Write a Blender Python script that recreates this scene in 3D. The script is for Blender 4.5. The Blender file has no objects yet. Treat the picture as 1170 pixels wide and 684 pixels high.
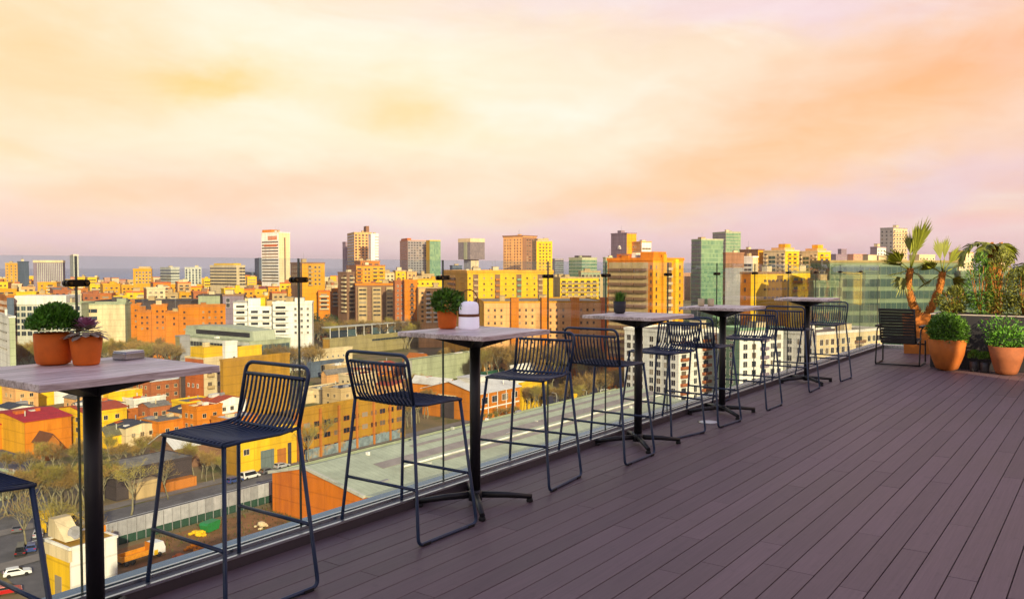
import bpy, math, random
from mathutils import Vector, Matrix
random.seed(7)
R = math.radians
scene = bpy.context.scene
COL = scene.collection
# ------------------------------------------------------------------ camera frame (terrace axes: x along the glass, y outwards, z up)
F = 957.0; CX, CY, Y0 = 585.0, 342.0, 306.0
PIT = math.atan((CY - Y0) / F); FH = F / math.cos(PIT)
ANG = math.atan(692.0 / FH)
fwd = Vector((math.cos(ANG), math.sin(ANG), 0)); rgt = Vector((math.sin(ANG), -math.cos(ANG), 0))
EYE = 1.5
G = -52.0                                      # street level below the deck
look = Vector((fwd.x * math.cos(PIT), fwd.y * math.cos(PIT), -math.sin(PIT)))
upv = rgt.cross(look)
cam = bpy.data.objects.new('camera', bpy.data.cameras.new('camera')); COL.objects.link(cam)
cam.matrix_world = Matrix(((rgt.x, upv.x, -look.x, 0), (rgt.y, upv.y, -look.y, 0), (rgt.z, upv.z, -look.z, EYE), (0, 0, 0, 1)))
cam.data.sensor_width = 36.0; cam.data.lens = F / 1170 * 36.0
cam.data.clip_start = 0.05; cam.data.clip_end = 80000
scene.camera = cam

def at(u, D):                                  # ground point on bearing u at forward distance D
    return fwd * D + rgt * ((u - CX) / FH * D)
def ztop(v, D): return EYE - (v - Y0) / F * D
def gnd(u, v, z=G):                            # point at height z met by bearing u, dip v
    d = look * F + rgt * (u - CX) + upv * (CY - v)
    return Vector((0, 0, EYE)) + d * ((EYE - z) / -d.z)

# ------------------------------------------------------------------ mesh builder
class MB:
    def __init__(s): s.v = []; s.f = []; s.m = []; s.sm = []
    def face(s, idx, m=0, smooth=False): s.f.append(idx); s.m.append(m); s.sm.append(smooth)
    def quad(s, pts, m=0, smooth=False):
        b = len(s.v); s.v += [tuple(p) for p in pts]; s.face(tuple(range(b, b + len(pts))), m, smooth)
    def box(s, x0, y0, z0, x1, y1, z1, m=0, top=None):
        b = len(s.v)
        s.v += [(x0,y0,z0),(x1,y0,z0),(x1,y1,z0),(x0,y1,z0),(x0,y0,z1),(x1,y0,z1),(x1,y1,z1),(x0,y1,z1)]
        for k, q in enumerate(((0,3,2,1),(4,5,6,7),(0,1,5,4),(1,2,6,5),(2,3,7,6),(3,0,4,7))):
            s.face(tuple(b + i for i in q), top if (top is not None and k == 1) else m)
    def bbox(s, x0, y0, z0, x1, y1, z1, c, m=0):   # box with chamfered vertical and top edges
        b = len(s.v)
        def ring(z, k):
            return [(x0+k,y0+k+c,z),(x0+k+c,y0+k,z),(x1-k-c,y0+k,z),(x1-k,y0+k+c,z),(x1-k,y1-k-c,z),(x1-k-c,y1-k,z),(x0+k+c,y1-k,z),(x0+k,y1-k-c,z)]
        s.v += ring(z0, c*.6) + ring(z0 + c, 0) + ring(z1 - c, 0) + ring(z1, c*.6)
        for r in range(3):
            for i in range(8):
                j = (i + 1) % 8
                s.face((b+r*8+i, b+r*8+j, b+r*8+8+j, b+r*8+8+i), m)
        s.face(tuple(b + 7 - i for i in range(8)), m); s.face(tuple(b + 24 + i for i in range(8)), m)
    def tube(s, pts, r, n=8, m=0, cap=True, closed=False):
        pts = [Vector(p) for p in pts]; N = len(pts); rs = r if isinstance(r, (list, tuple)) else [r] * N
        b = len(s.v); ref = None
        for i, p in enumerate(pts):
            if closed: t = (pts[(i+1) % N] - pts[i-1])
            else: t = (pts[min(i+1, N-1)] - pts[max(i-1, 0)])
            t.normalize()
            if ref is None:
                ref = t.orthogonal().normalized()
            ref = (ref - t * ref.dot(t))
            if ref.length < 1e-5: ref = t.orthogonal()
            ref.normalize(); w = t.cross(ref)
            for k in range(n):
                a = 2 * math.pi * k / n
                s.v.append(tuple(p + (ref * math.cos(a) + w * math.sin(a)) * rs[i]))
        for i in range(N if closed else N - 1):
            for k in range(n):
                j = (k + 1) % n; i2 = (i + 1) % N
                s.face((b+i*n+k, b+i*n+j, b+i2*n+j, b+i2*n+k), m, True)
        if cap and not closed:
            s.face(tuple(b + n - 1 - k for k in range(n)), m); s.face(tuple(b + (N-1)*n + k for k in range(n)), m)
    def lathe(s, prof, n=32, m=0, c=(0,0,0), sx=1, sy=1):
        b = len(s.v)
        for (r, z) in prof:
            for k in range(n):
                a = 2 * math.pi * k / n; s.v.append((c[0] + r*math.cos(a)*sx, c[1] + r*math.sin(a)*sy, c[2] + z))
        for i in range(len(prof) - 1):
            for k in range(n):
                j = (k + 1) % n
                s.face((b+i*n+k, b+i*n+j, b+(i+1)*n+j, b+(i+1)*n+k), m, True)
        if prof[0][0] > 1e-4: s.face(tuple(b + n - 1 - k for k in range(n)), m)
        if prof[-1][0] > 1e-4: s.face(tuple(b + (len(prof)-1)*n + k for k in range(n)), m)
    def prism(s, poly, z0, z1, m=0):
        b = len(s.v); n = len(poly)
        s.v += [(p[0], p[1], z0) for p in poly] + [(p[0], p[1], z1) for p in poly]
        for i in range(n):
            j = (i + 1) % n; s.face((b+i, b+j, b+n+j, b+n+i), m)
        s.face(tuple(b + n - 1 - i for i in range(n)), m); s.face(tuple(b + n + i for i in range(n)), m)
    def extr(s, poly, axis, a0, a1, m=0):          # polygon in the plane across `axis`, swept along it
        b = len(s.v); n = len(poly)
        def P(p, a): return (a, p[0], p[1]) if axis == 'x' else (p[0], a, p[1])
        s.v += [P(p, a0) for p in poly] + [P(p, a1) for p in poly]
        for i in range(n):
            j = (i + 1) % n; s.face((b+i, b+j, b+n+j, b+n+i), m)
        s.face(tuple(b + n - 1 - i for i in range(n)), m); s.face(tuple(b + n + i for i in range(n)), m)
    def mesh(s, name, mats):
        me = bpy.data.meshes.new(name); me.from_pydata(s.v, [], s.f); me.validate()
        if not isinstance(mats, (list, tuple)): mats = [mats]
        for m in mats: me.materials.append(m)
        if len(me.polygons) == len(s.m):
            me.polygons.foreach_set('material_index', s.m); me.polygons.foreach_set('use_smooth', s.sm)
        me.update(); return me
    def build(s, name, mats, parent=None, loc=(0,0,0), rz=0, fix=True):
        me = s.mesh(name, mats)
        if fix:
            import bmesh
            bm = bmesh.new(); bm.from_mesh(me); bmesh.ops.recalc_face_normals(bm, faces=bm.faces); bm.to_mesh(me); bm.free()
        return inst(name, me, parent, loc, rz)

def inst(name, me, parent=None, loc=(0,0,0), rz=0):
    o = bpy.data.objects.new(name, me); COL.objects.link(o)
    o.location = loc; o.rotation_euler = (0, 0, rz); o.parent = parent
    return o
def tag(o, label, cat, group=None, kind=None):
    o['label'] = label; o['category'] = cat
    if group: o['group'] = group
    if kind: o['kind'] = kind
    return o
def thing(name, label, cat, loc=(0,0,0), rz=0, group=None):
    return tag(inst(name, None, None, loc, rz), label, cat, group)
def struct(o): o['kind'] = 'structure'; return o
def copy_tree(o, parent=None):
    c = o.copy(); COL.objects.link(c); c.parent = parent
    for ch in list(o.children): copy_tree(ch, c)
    return c

# ------------------------------------------------------------------ materials
MATS = {}
def nt(name):
    m = bpy.data.materials.new(name); m.use_nodes = True; t = m.node_tree; t.nodes.clear()
    out = t.nodes.new('ShaderNodeOutputMaterial'); return m, t, out
def N(t, typ, **kw):
    n = t.nodes.new(typ)
    for k, v in kw.items():
        if k.startswith('i_'): n.inputs[k[2:].replace('_', ' ')].default_value = v
        else: setattr(n, k, v)
    return n
def rgba(c): return (c[0], c[1], c[2], 1)
def pm(name, base, rough=.7, metal=0, var=.25, scale=6.0, bump=0.0, bscale=60.0, spec=.5, objvar=0.0, island=0.0, streak=False, dirt=None, coat=0, lines=0):
    """painted / plastered / metal surface with uneven tone, optional vertical weather streaks, per-object and per-leaf tone"""
    if name in MATS: return MATS[name]
    m, t, out = nt(name); L = t.links.new
    p = N(t, 'ShaderNodeBsdfPrincipled'); L(p.outputs[0], out.inputs[0])
    p.inputs['Roughness'].default_value = rough; p.inputs['Metallic'].default_value = metal
    p.inputs['Specular IOR Level'].default_value = spec; p.inputs['Coat Weight'].default_value = coat
    tc = N(t, 'ShaderNodeTexCoord')
    mp = N(t, 'ShaderNodeMapping'); L(tc.outputs['Object'], mp.inputs[0])
    mp.inputs['Scale'].default_value = (1, 1, .18) if streak else (1, 1, 1)
    nz = N(t, 'ShaderNodeTexNoise'); nz.inputs['Scale'].default_value = scale; nz.inputs['Detail'].default_value = 5; nz.inputs['Roughness'].default_value = .6
    L(mp.outputs[0], nz.inputs['Vector'])
    mr = N(t, 'ShaderNodeMapRange'); mr.inputs[1].default_value = .25; mr.inputs[2].default_value = .75
    mr.inputs[3].default_value = 1 - var; mr.inputs[4].default_value = 1 + var * .6; L(nz.outputs[0], mr.inputs[0])
    hs = N(t, 'ShaderNodeHueSaturation'); hs.inputs['Color'].default_value = rgba(base)
    val = mr.outputs[0]
    if objvar or island:
        src = N(t, 'ShaderNodeObjectInfo').outputs['Random'] if objvar else N(t, 'ShaderNodeNewGeometry').outputs['Random Per Island']
        a = objvar or island
        m2 = N(t, 'ShaderNodeMapRange'); m2.inputs[3].default_value = 1 - a; m2.inputs[4].default_value = 1 + a; L(src, m2.inputs[0])
        mu = N(t, 'ShaderNodeMath', operation='MULTIPLY'); L(val, mu.inputs[0]); L(m2.outputs[0], mu.inputs[1]); val = mu.outputs[0]
    L(val, hs.inputs['Value'])
    colr = hs.outputs[0]
    if lines:                                      # standing seams of a sheet roof
        spx = N(t, 'ShaderNodeSeparateXYZ'); L(tc.outputs['Object'], spx.inputs[0]); al = N(t, 'ShaderNodeMath', operation='MULTIPLY'); L(spx.outputs[0], al.inputs[0]); al.inputs[1].default_value = 1/lines; fr = N(t, 'ShaderNodeMath', operation='FRACT'); L(al.outputs[0], fr.inputs[0]); lt = N(t, 'ShaderNodeMath', operation='LESS_THAN'); L(fr.outputs[0], lt.inputs[0]); lt.inputs[1].default_value = .09; kk = N(t, 'ShaderNodeMath', operation='MULTIPLY'); L(lt.outputs[0], kk.inputs[0]); kk.inputs[1].default_value = .4
        ml = N(t, 'ShaderNodeMix', data_type='RGBA'); L(kk.outputs[0], ml.inputs[0]); L(colr, ml.inputs[6]); ml.inputs[7].default_value = rgba(tuple(x*.4 for x in base)); colr = ml.outputs[2]
    if dirt:
        n2 = N(t, 'ShaderNodeTexNoise'); n2.inputs['Scale'].default_value = scale * .35; n2.inputs['Detail'].default_value = 8; n2.inputs['Roughness'].default_value = .7
        L(mp.outputs[0], n2.inputs['Vector'])
        cr = N(t, 'ShaderNodeValToRGB'); cr.color_ramp.elements[0].position = .52; cr.color_ramp.elements[1].position = .68; L(n2.outputs[0], cr.inputs[0])
        mx = N(t, 'ShaderNodeMix', data_type='RGBA'); L(cr.outputs[0], mx.inputs[0]); L(colr, mx.inputs[6]); mx.inputs[7].default_value = rgba(dirt); colr = mx.outputs[2]
    L(colr, p.inputs['Base Color'])
    if bump:
        nb = N(t, 'ShaderNodeTexNoise'); nb.inputs['Scale'].default_value = bscale; nb.inputs['Detail'].default_value = 4; L(tc.outputs['Object'], nb.inputs['Vector'])
        bp = N(t, 'ShaderNodeBump'); bp.inputs['Strength'].default_value = bump; bp.inputs['Distance'].default_value = .01; L(nb.outputs[0], bp.inputs['Height']); L(bp.outputs[0], p.inputs['Normal'])
    rr = N(t, 'ShaderNodeMapRange'); rr.inputs[3].default_value = max(.03, rough - .08); rr.inputs[4].default_value = min(1, rough + .1); L(nz.outputs[0], rr.inputs[0]); L(rr.outputs[0], p.inputs['Roughness'])
    MATS[name] = m; return m
def wallm(name, c, **kw):
    kw = dict(dict(rough=.9, var=.26, scale=.35, streak=True, spec=.2), **kw); fresh = name not in MATS; st = kw['streak']
    m = pm(name, c, **kw)
    if fresh and st:                                # slab edges and panel joints of the render, one per storey
        t = m.node_tree; L = t.links.new; p = t.nodes['Principled BSDF']; src = p.inputs['Base Color'].links[0].from_socket
        tc = N(t, 'ShaderNodeTexCoord'); sp = N(t, 'ShaderNodeSeparateXYZ'); L(tc.outputs['Object'], sp.inputs[0])
        def groove(sock, per, wd):
            a = N(t, 'ShaderNodeMath', operation='MULTIPLY'); L(sock, a.inputs[0]); a.inputs[1].default_value = 1/per
            f = N(t, 'ShaderNodeMath', operation='FRACT'); L(a.outputs[0], f.inputs[0]); g = N(t, 'ShaderNodeMath', operation='LESS_THAN'); L(f.outputs[0], g.inputs[0]); g.inputs[1].default_value = wd; return g.outputs[0]
        xy = N(t, 'ShaderNodeMath', operation='ADD'); L(sp.outputs[0], xy.inputs[0]); L(sp.outputs[1], xy.inputs[1])
        g1 = groove(sp.outputs[2], 3.1, .10); g2 = groove(xy.outputs[0], 5.3, .035)
        mxx = N(t, 'ShaderNodeMath', operation='MAXIMUM'); L(g1, mxx.inputs[0]); L(g2, mxx.inputs[1])
        k = N(t, 'ShaderNodeMath', operation='MULTIPLY'); L(mxx.outputs[0], k.inputs[0]); k.inputs[1].default_value = .28
        mx = N(t, 'ShaderNodeMix', data_type='RGBA'); L(k.outputs[0], mx.inputs[0]); L(src, mx.inputs[6]); mx.inputs[7].default_value = (c[0]*.25, c[1]*.25, c[2]*.25, 1); L(mx.outputs[2], p.inputs['Base Color'])
    return m
def winglass(name, cols, rough=.12):
    """window panes: each pane (object) takes a tone of its own between dark glass and drawn blinds"""
    if name in MATS: return MATS[name]
    m, t, out = nt(name); L = t.links.new
    p = N(t, 'ShaderNodeBsdfPrincipled'); L(p.outputs[0], out.inputs[0]); p.inputs['Roughness'].default_value = rough; p.inputs['Specular IOR Level'].default_value = .6
    oi = N(t, 'ShaderNodeObjectInfo'); cr = N(t, 'ShaderNodeValToRGB'); cr.color_ramp.interpolation = 'CONSTANT'
    e = cr.color_ramp.elements
    while len(e) < len(cols): e.new(.5)
    for i, (pos, c) in enumerate(cols): e[i].position = pos; e[i].color = rgba(c)
    L(oi.outputs['Random'], cr.inputs[0]); L(cr.outputs[0], p.inputs['Base Color'])
    MATS[name] = m; return m

def glass_material():
    m, t, out = nt('balustrade glass'); L = t.links.new
    tr = N(t, 'ShaderNodeBsdfTransparent'); tr.inputs[0].default_value = (.865, .925, .945, 1)
    gl = N(t, 'ShaderNodeBsdfGlossy'); gl.inputs['Roughness'].default_value = .01; gl.inputs[0].default_value = (.95, 1, .98, 1)
    fr = N(t, 'ShaderNodeFresnel'); fr.inputs[0].default_value = 1.45
    geo = N(t, 'ShaderNodeNewGeometry')
    mu = N(t, 'ShaderNodeMath', operation='MULTIPLY'); L(fr.outputs[0], mu.inputs[0])
    bf = N(t, 'ShaderNodeMath', operation='SUBTRACT'); bf.inputs[0].default_value = 1.0; L(geo.outputs['Backfacing'], bf.inputs[1]); L(bf.outputs[0], mu.inputs[1])
    mx = N(t, 'ShaderNodeMixShader'); L(mu.outputs[0], mx.inputs[0]); L(gl.outputs[0], mx.inputs[2])
    tc = N(t, 'ShaderNodeTexCoord'); dn = N(t, 'ShaderNodeTexNoise'); dn.inputs['Scale'].default_value = 3.5; dn.inputs['Detail'].default_value = 9; dn.inputs['Roughness'].default_value = .7; L(tc.outputs['Object'], dn.inputs['Vector'])
    dm = N(t, 'ShaderNodeMapRange'); dm.inputs[1].default_value = .45; dm.inputs[2].default_value = .8; dm.inputs[3].default_value = .003; dm.inputs[4].default_value = .05; L(dn.outputs[0], dm.inputs[0])
    di = N(t, 'ShaderNodeBsdfDiffuse'); di.inputs[0].default_value = (.7, .72, .72, 1); md = N(t, 'ShaderNodeMixShader'); L(dm.outputs[0], md.inputs[0]); L(tr.outputs[0], md.inputs[1]); L(di.outputs[0], md.inputs[2])   # dust and water marks
    L(md.outputs[0], mx.inputs[1]); L(mx.outputs[0], out.inputs[0])
    MATS['glass'] = m; return m
GLASS = glass_material()
def edge_glass():
    m, t, out = nt('glass edge'); L = t.links.new
    p = N(t, 'ShaderNodeBsdfPrincipled'); p.inputs['Base Color'].default_value = (.07, .11, .09, 1); p.inputs['Roughness'].default_value = .15; L(p.outputs[0], out.inputs[0]); return m
GEDGE = edge_glass()

def deck_material():
    m, t, out = nt('composite decking'); L = t.links.new
    p = N(t, 'ShaderNodeBsdfPrincipled'); L(p.outputs[0], out.inputs[0])
    tc = N(t, 'ShaderNodeTexCoord'); geo = N(t, 'ShaderNodeNewGeometry')
    mp = N(t, 'ShaderNodeMapping'); mp.inputs['Scale'].default_value = (1.2, 40, 1); L(tc.outputs['Object'], mp.inputs[0])
    off = N(t, 'ShaderNodeVectorMath', operation='ADD'); L(mp.outputs[0], off.inputs[0])
    sc = N(t, 'ShaderNodeMath', operation='MULTIPLY'); sc.inputs[1].default_value = 50; L(geo.outputs['Random Per Island'], sc.inputs[0])
    L(sc.outputs[0], off.inputs[1])
    g = N(t, 'ShaderNodeTexNoise'); g.inputs['Scale'].default_value = 2.2; g.inputs['Detail'].default_value = 6; L(off.outputs[0], g.inputs['Vector'])
    big = N(t, 'ShaderNodeTexNoise'); big.inputs['Scale'].default_value = .8; big.inputs['Detail'].default_value = 4; L(tc.outputs['Object'], big.inputs['Vector'])
    v1 = N(t, 'ShaderNodeMapRange'); v1.inputs[1].default_value=.3; v1.inputs[2].default_value=.7; v1.inputs[3].default_value = .89; v1.inputs[4].default_value = 1.10; L(g.outputs[0], v1.inputs[0])
    v2 = N(t, 'ShaderNodeMapRange'); v2.inputs[3].default_value = .87; v2.inputs[4].default_value = 1.11; L(geo.outputs['Random Per Island'], v2.inputs[0])
    v3 = N(t, 'ShaderNodeMapRange'); v3.inputs[1].default_value=.3; v3.inputs[2].default_value=.7; v3.inputs[3].default_value = .85; v3.inputs[4].default_value = 1.12; L(big.outputs[0], v3.inputs[0])
    a = N(t, 'ShaderNodeMath', operation='MULTIPLY'); L(v1.outputs[0], a.inputs[0]); L(v2.outputs[0], a.inputs[1])
    b = N(t, 'ShaderNodeMath', operation='MULTIPLY'); L(a.outputs[0], b.inputs[0]); L(v3.outputs[0], b.inputs[1])
    sp = N(t, 'ShaderNodeTexNoise'); sp.inputs['Scale'].default_value = 9; sp.inputs['Detail'].default_value = 10; sp.inputs['Roughness'].default_value = .75; L(tc.outputs['Object'], sp.inputs['Vector'])
    v4 = N(t, 'ShaderNodeMapRange'); v4.inputs[1].default_value = .56; v4.inputs[2].default_value = .72; v4.inputs[3].default_value = 1.0; v4.inputs[4].default_value = .72; L(sp.outputs[0], v4.inputs[0])
    b2 = N(t, 'ShaderNodeMath', operation='MULTIPLY'); L(b.outputs[0], b2.inputs[0]); L(v4.outputs[0], b2.inputs[1]); b = b2
    hs = N(t, 'ShaderNodeHueSaturation'); hs.inputs['Color'].default_value = DECKC; L(b.outputs[0], hs.inputs['Value']); L(hs.outputs[0], p.inputs['Base Color'])
    rr = N(t, 'ShaderNodeMapRange'); rr.inputs[3].default_value = .42; rr.inputs[4].default_value = .62; L(big.outputs[0], rr.inputs[0]); L(rr.outputs[0], p.inputs['Roughness'])
    bp = N(t, 'ShaderNodeBump'); bp.inputs['Strength'].default_value = .25; bp.inputs['Distance'].default_value = .002; L(g.outputs[0], bp.inputs['Height']); L(bp.outputs[0], p.inputs['Normal'])
    return m
DECKC = (.150, .099, .108, 1)

def wood_material(name, ca, cb, sc=(3, 40, 40)):
    m, t, out = nt(name); L = t.links.new
    p = N(t, 'ShaderNodeBsdfPrincipled'); L(p.outputs[0], out.inputs[0]); p.inputs['Roughness'].default_value = .40
    tc = N(t, 'ShaderNodeTexCoord'); geo = N(t, 'ShaderNodeNewGeometry')
    mp = N(t, 'ShaderNodeMapping'); mp.inputs['Scale'].default_value = sc; L(tc.outputs['Object'], mp.inputs[0])
    s2 = N(t, 'ShaderNodeMath', operation='MULTIPLY'); s2.inputs[1].default_value = 37; L(geo.outputs['Random Per Island'], s2.inputs[0])
    ad = N(t, 'ShaderNodeVectorMath', operation='ADD'); L(mp.outputs[0], ad.inputs[0]); L(s2.outputs[0], ad.inputs[1])
    g = N(t, 'ShaderNodeTexNoise'); g.inputs['Scale'].default_value = 1.6; g.inputs['Detail'].default_value = 7; g.inputs['Roughness'].default_value = .65; g.inputs['Distortion'].default_value = .6; L(ad.outputs[0], g.inputs['Vector'])
    cr = N(t, 'ShaderNodeValToRGB'); cr.color_ramp.elements[0].position = .38; cr.color_ramp.elements[0].color = rgba(ca); cr.color_ramp.elements[1].position = .60; cr.color_ramp.elements[1].color = rgba(cb); L(g.outputs[0], cr.inputs[0])
    v = N(t, 'ShaderNodeMapRange'); v.inputs[3].default_value = .75; v.inputs[4].default_value = 1.2; L(geo.outputs['Random Per Island'], v.inputs[0])
    hs = N(t, 'ShaderNodeHueSaturation'); L(cr.outputs[0], hs.inputs['Color']); L(v.outputs[0], hs.inputs['Value']); L(hs.outputs[0], p.inputs['Base Color'])
    bp = N(t, 'ShaderNodeBump'); bp.inputs['Strength'].default_value = .3; bp.inputs['Distance'].default_value = .002; L(g.outputs[0], bp.inputs['Height']); L(bp.outputs[0], p.inputs['Normal'])
    return m

BLACK = pm('black powder coat', (.012, .013, .016), rough=.42, var=.2, scale=30)
NAVY = pm('dark navy powder coat', (.018, .040, .095), rough=.34, var=.2, scale=25)
RUBBER = pm('black rubber', (.01, .01, .01), rough=.8)
ALU = pm('anodised aluminium', (.62, .65, .70), rough=.28, metal=1, var=.1, scale=4)
ALUD = pm('dark aluminium groove', (.10, .11, .13), rough=.45, metal=.7, var=.15)
FLASH = pm('outer metal flashing', (.10, .20, .36), rough=.22, metal=.6, var=.1, scale=3)
TERRA = pm('terracotta', (.80, .165, .012), rough=.75, var=.22, scale=9, bump=.15, bscale=120)
TERRA3 = pm('garden terracotta', (.48, .135, .018), rough=.8, var=.3, scale=5, bump=.2, bscale=90, dirt=(.40, .17, .07))
TERRA2 = pm('pale terracotta', (.36, .115, .04), rough=.8, var=.3, scale=7, bump=.2, bscale=90)
SOIL = pm('soil', (.03, .02, .012), rough=.95, var=.4, scale=60, bump=.6, bscale=150)
LEAFD = pm('dark green leaf', (.085, .25, .014), rough=.55, var=.3, scale=10, island=.55)
LEAFM = pm('mid green leaf', (.085, .21, .014), rough=.55, var=.3, scale=10, island=.5)
LEAFO = pm('olive leaf', (.17, .19, .018), rough=.55, var=.3, scale=6, island=.5)
PALML = pm('palm leaf', (.17, .20, .015), rough=.5, var=.3, scale=6, island=.4)
BARKO = pm('palm bark', (.52, .20, .035), rough=.9, var=.35, scale=14, bump=.8, bscale=40)
STEEL = pm('brushed steel', (.48, .47, .47), rough=.16, metal=1, var=.15)
CHAR = pm('charcoal planter', (.030, .030, .036), rough=.6, var=.25, scale=4, bump=.1)
# ------------------------------------------------------------------ the terrace
def arc(p0, pc, p1, n=6):                       # rounded corner from p0 to p1 around control pc
    p0, pc, p1 = Vector(p0), Vector(pc), Vector(p1)
    return [p0*(1-t)**2 + pc*2*t*(1-t) + p1*t*t for t in [i / n for i in range(n + 1)]]
def rounded(pts, r, n=6):
    pts = [Vector(p) for p in pts]; out = [pts[0]]
    for a, b, c in zip(pts, pts[1:], pts[2:]):
        d1 = (a - b); d2 = (c - b); k1 = min(r, d1.length * .45); k2 = min(r, d2.length * .45)
        out += arc(b + d1.normalized() * k1, b, b + d2.normalized() * k2, n)
    return out + [pts[-1]]

XE = 16.9                                       # far end of the terrace
DM = deck_material()
mb = MB(); pitch = .132; y = 3.545; row = 0
while y > -4.2:
    x = -2.5 - random.uniform(0, 2.2)
    while x < XE - .12:
        ln = random.choice((2.0, 2.4, 2.4, 1.6)); x1 = min(x + ln, XE - .1)
        mb.bbox(x + .0015, y - pitch + .0022, -.026, x1 - .0012, y - .0022, random.uniform(-.0006, .0006), .0022)
        x = x1
    y -= pitch; row += 1
deck = struct(mb.build('deck', DM))
mb = MB(); mb.box(-2.6, -4.3, -.20, XE + .3, 3.78, -.031); struct(mb.build('roof_slab', pm('dark membrane', (.02, .02, .022), rough=.9)))

# hotel under the terrace, plus an unseen wall added to shade the deck
hotel = thing('hotel_building', 'pale hotel tower carrying the roof terrace with an unseen wall added to shade the deck', 'building', (0, 0, G))
HW = wallm('hotel render', (.45, .42, .40))
mb = MB(); mb.box(-14, -22, 0, XE + .2, 3.72, -G - .21); mb.build('facade', HW, hotel)
mb = MB(); mb.box(-14, -7.0, -G, 8.0, -6.2, -G + 5.6); mb.build('shade_wall', HW, hotel)

# glass balustrade
GY = 3.665; GT = 1.552
rail = thing('glass_balustrade', 'long frameless glass balustrade with dark clamps running along the city side of the deck', 'railing', (0, 0, 0))
mb = MB(); mb.box(-2.5, 3.552, -.03, XE + .1, 3.775, .046); mb.build('kerb', pm('kerb cladding', (.085, .07, .08), rough=.6, var=.2, scale=3), rail)
mb = MB()
mb.box(-2.5, 3.548, .047, XE + .08, 3.566, .060); mb.box(-2.5, 3.636, .047, XE + .08, 3.652, .066); mb.box(-2.5, 3.678, .047, XE + .08, 3.694, .066)
mb.build('glazing_channel', ALU, rail)
mb = MB(); mb.box(-2.5, 3.567, .047, XE + .08, 3.635, .0525); mb.box(-2.5, 3.653, .047, XE+.08, 3.677, .050); mb.build('channel_groove', ALUD, rail)
mb = MB(); mb.box(-2.5, 3.695, .047, XE + .1, 3.785, .058); mb.build('flashing', FLASH, rail)
joints = [-2.4, -.62, .62, 1.84, 3.06, 4.28, 5.56, 6.49, 7.75, 9.02, 10.24, 11.55, 12.85, 14.2, 15.55, XE - .01]
def pane_mesh(x0, x1):
    mb = MB(); mb.box(x0 + .003, GY - .006, .055, x1 - .003, GY + .006, GT)
    for i in (0, 1, 3, 5): mb.m[i] = 1           # polished edges show dark green
    return mb
for a, b in zip(joints, joints[1:]): pane_mesh(a, b).build('glass_pane', [GLASS, GEDGE], rail)
CLAMP = pm('dark bronze clamp', (.025, .016, .008), rough=.35, metal=.6, var=.3, scale=40)
BOLT = pm('clamp bolt', (.20, .13, .05), rough=.3, metal=1)
def clamp_mesh():
    mb = MB()
    for s in (-1, 1):
        pts = []
        for k in range(24):
            a = 2*math.pi*k/24; sx = .035 if math.cos(a) > 0 else -.035
            pts.append((sx + .0155*math.cos(a), .0155*math.sin(a)))
        mb.extr(pts, 'y', s*.0065, s*.022)
    return mb.mesh('clamp', CLAMP)
CM = clamp_mesh()
mb = MB()
for s in (-1, 1):
    mb.lathe([(.008, 0), (.008, .004), (.005, .006)], 10)
BM = mb.mesh('bolt', BOLT)
for x in joints[1:-1]:
    c = inst('clamp', CM, rail, (x, GY, GT - .118))
    for s in (-1, 1):
        b = inst('bolt', BM, c, (s*.034, -.024, 0)); b.rotation_euler = (R(90), 0, 0)
end = thing('glass_balustrade', 'glass balustrade closing the far end of the deck behind the palms', 'railing', (XE, GY, 0))
for k in range(5):
    y1 = -.02 - k*1.35; y0 = y1 - 1.34
    mb = MB(); mb.box(-.009, y0, .05, .009, y1 - .01, GT)
    for i in (0, 1, 2, 4): mb.m[i] = 1
    mb.build('glass_pane', [GLASS, GEDGE], end)
mb = MB(); mb.box(-.07, -6.8, -.02, .1, -.05, .055); mb.build('glazing_channel', ALU, end)

# bar tables
TOPW = wood_material('weathered table boards', (.50, .39, .36), (.92, .82, .80))
EDGE = wood_material('table edge', (.06, .035, .028), (.13, .085, .07))
def make_table():
    t = thing('bar_table', 'x', 'bar table')
    mb = MB(); w, d, th = .352, .335, .028; nb = 6
    for i in range(nb):
        y0 = -d + 2*d*i/nb; y1 = -d + 2*d*(i+1)/nb
        mb.bbox(-w, y0 + .0008, 1.104 - th, w, y1 - .0008, 1.104, .0022)
    mb.build('table_top', TOPW, t)
    mb = MB()
    for a in range(4):
        c, s = math.cos(a*math.pi/2 + math.pi/4), math.sin(a*math.pi/2 + math.pi/4)
        px, py = -s*.03, c*.03
        P = lambda r, z, q: (c*r + px*q, s*r + py*q, z)
        pts = [P(.03, .995, -1), P(.03, .995, 1), P(.25, 1.056, 1), P(.25, 1.056, -1), P(.03, 1.0675, -1), P(.03, 1.0675, 1), P(.25, 1.0675, 1), P(.25, 1.0675, -1)]
        b = len(mb.v); mb.v += pts
        for q in ((0,1,2,3),(4,7,6,5),(0,4,5,1),(1,5,6,2),(2,6,7,3),(3,7,4,0)): mb.face(tuple(b+i for i in q))
    mb.build('top_bracket', BLACK, t)
    mb = MB(); mb.lathe([(.034, .05), (.034, 1.03)], 28); mb.build('column', BLACK, t)
    mb = MB(); mb.lathe([(.044, .028), (.044, .080), (.034, .095)], 24); mb.build('column_collar', BLACK, t)
    for a in range(4):
        g = a*math.pi/2 + math.pi/4; c, s = math.cos(g), math.sin(g)
        mb = MB(); mb.tube([(c*.03, s*.03, .062), (c*.20, s*.20, .052), (c*.365, s*.365, .034)], [.022, .020, .016], 10)
        l = mb.build('foot', BLACK, t)
        mb = MB(); mb.lathe([(.020, 0), (.022, .008), (.018, .022)], 14, c=(c*.352, s*.352, 0)); mb.build('glide', RUBBER, l)
    return t
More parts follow.
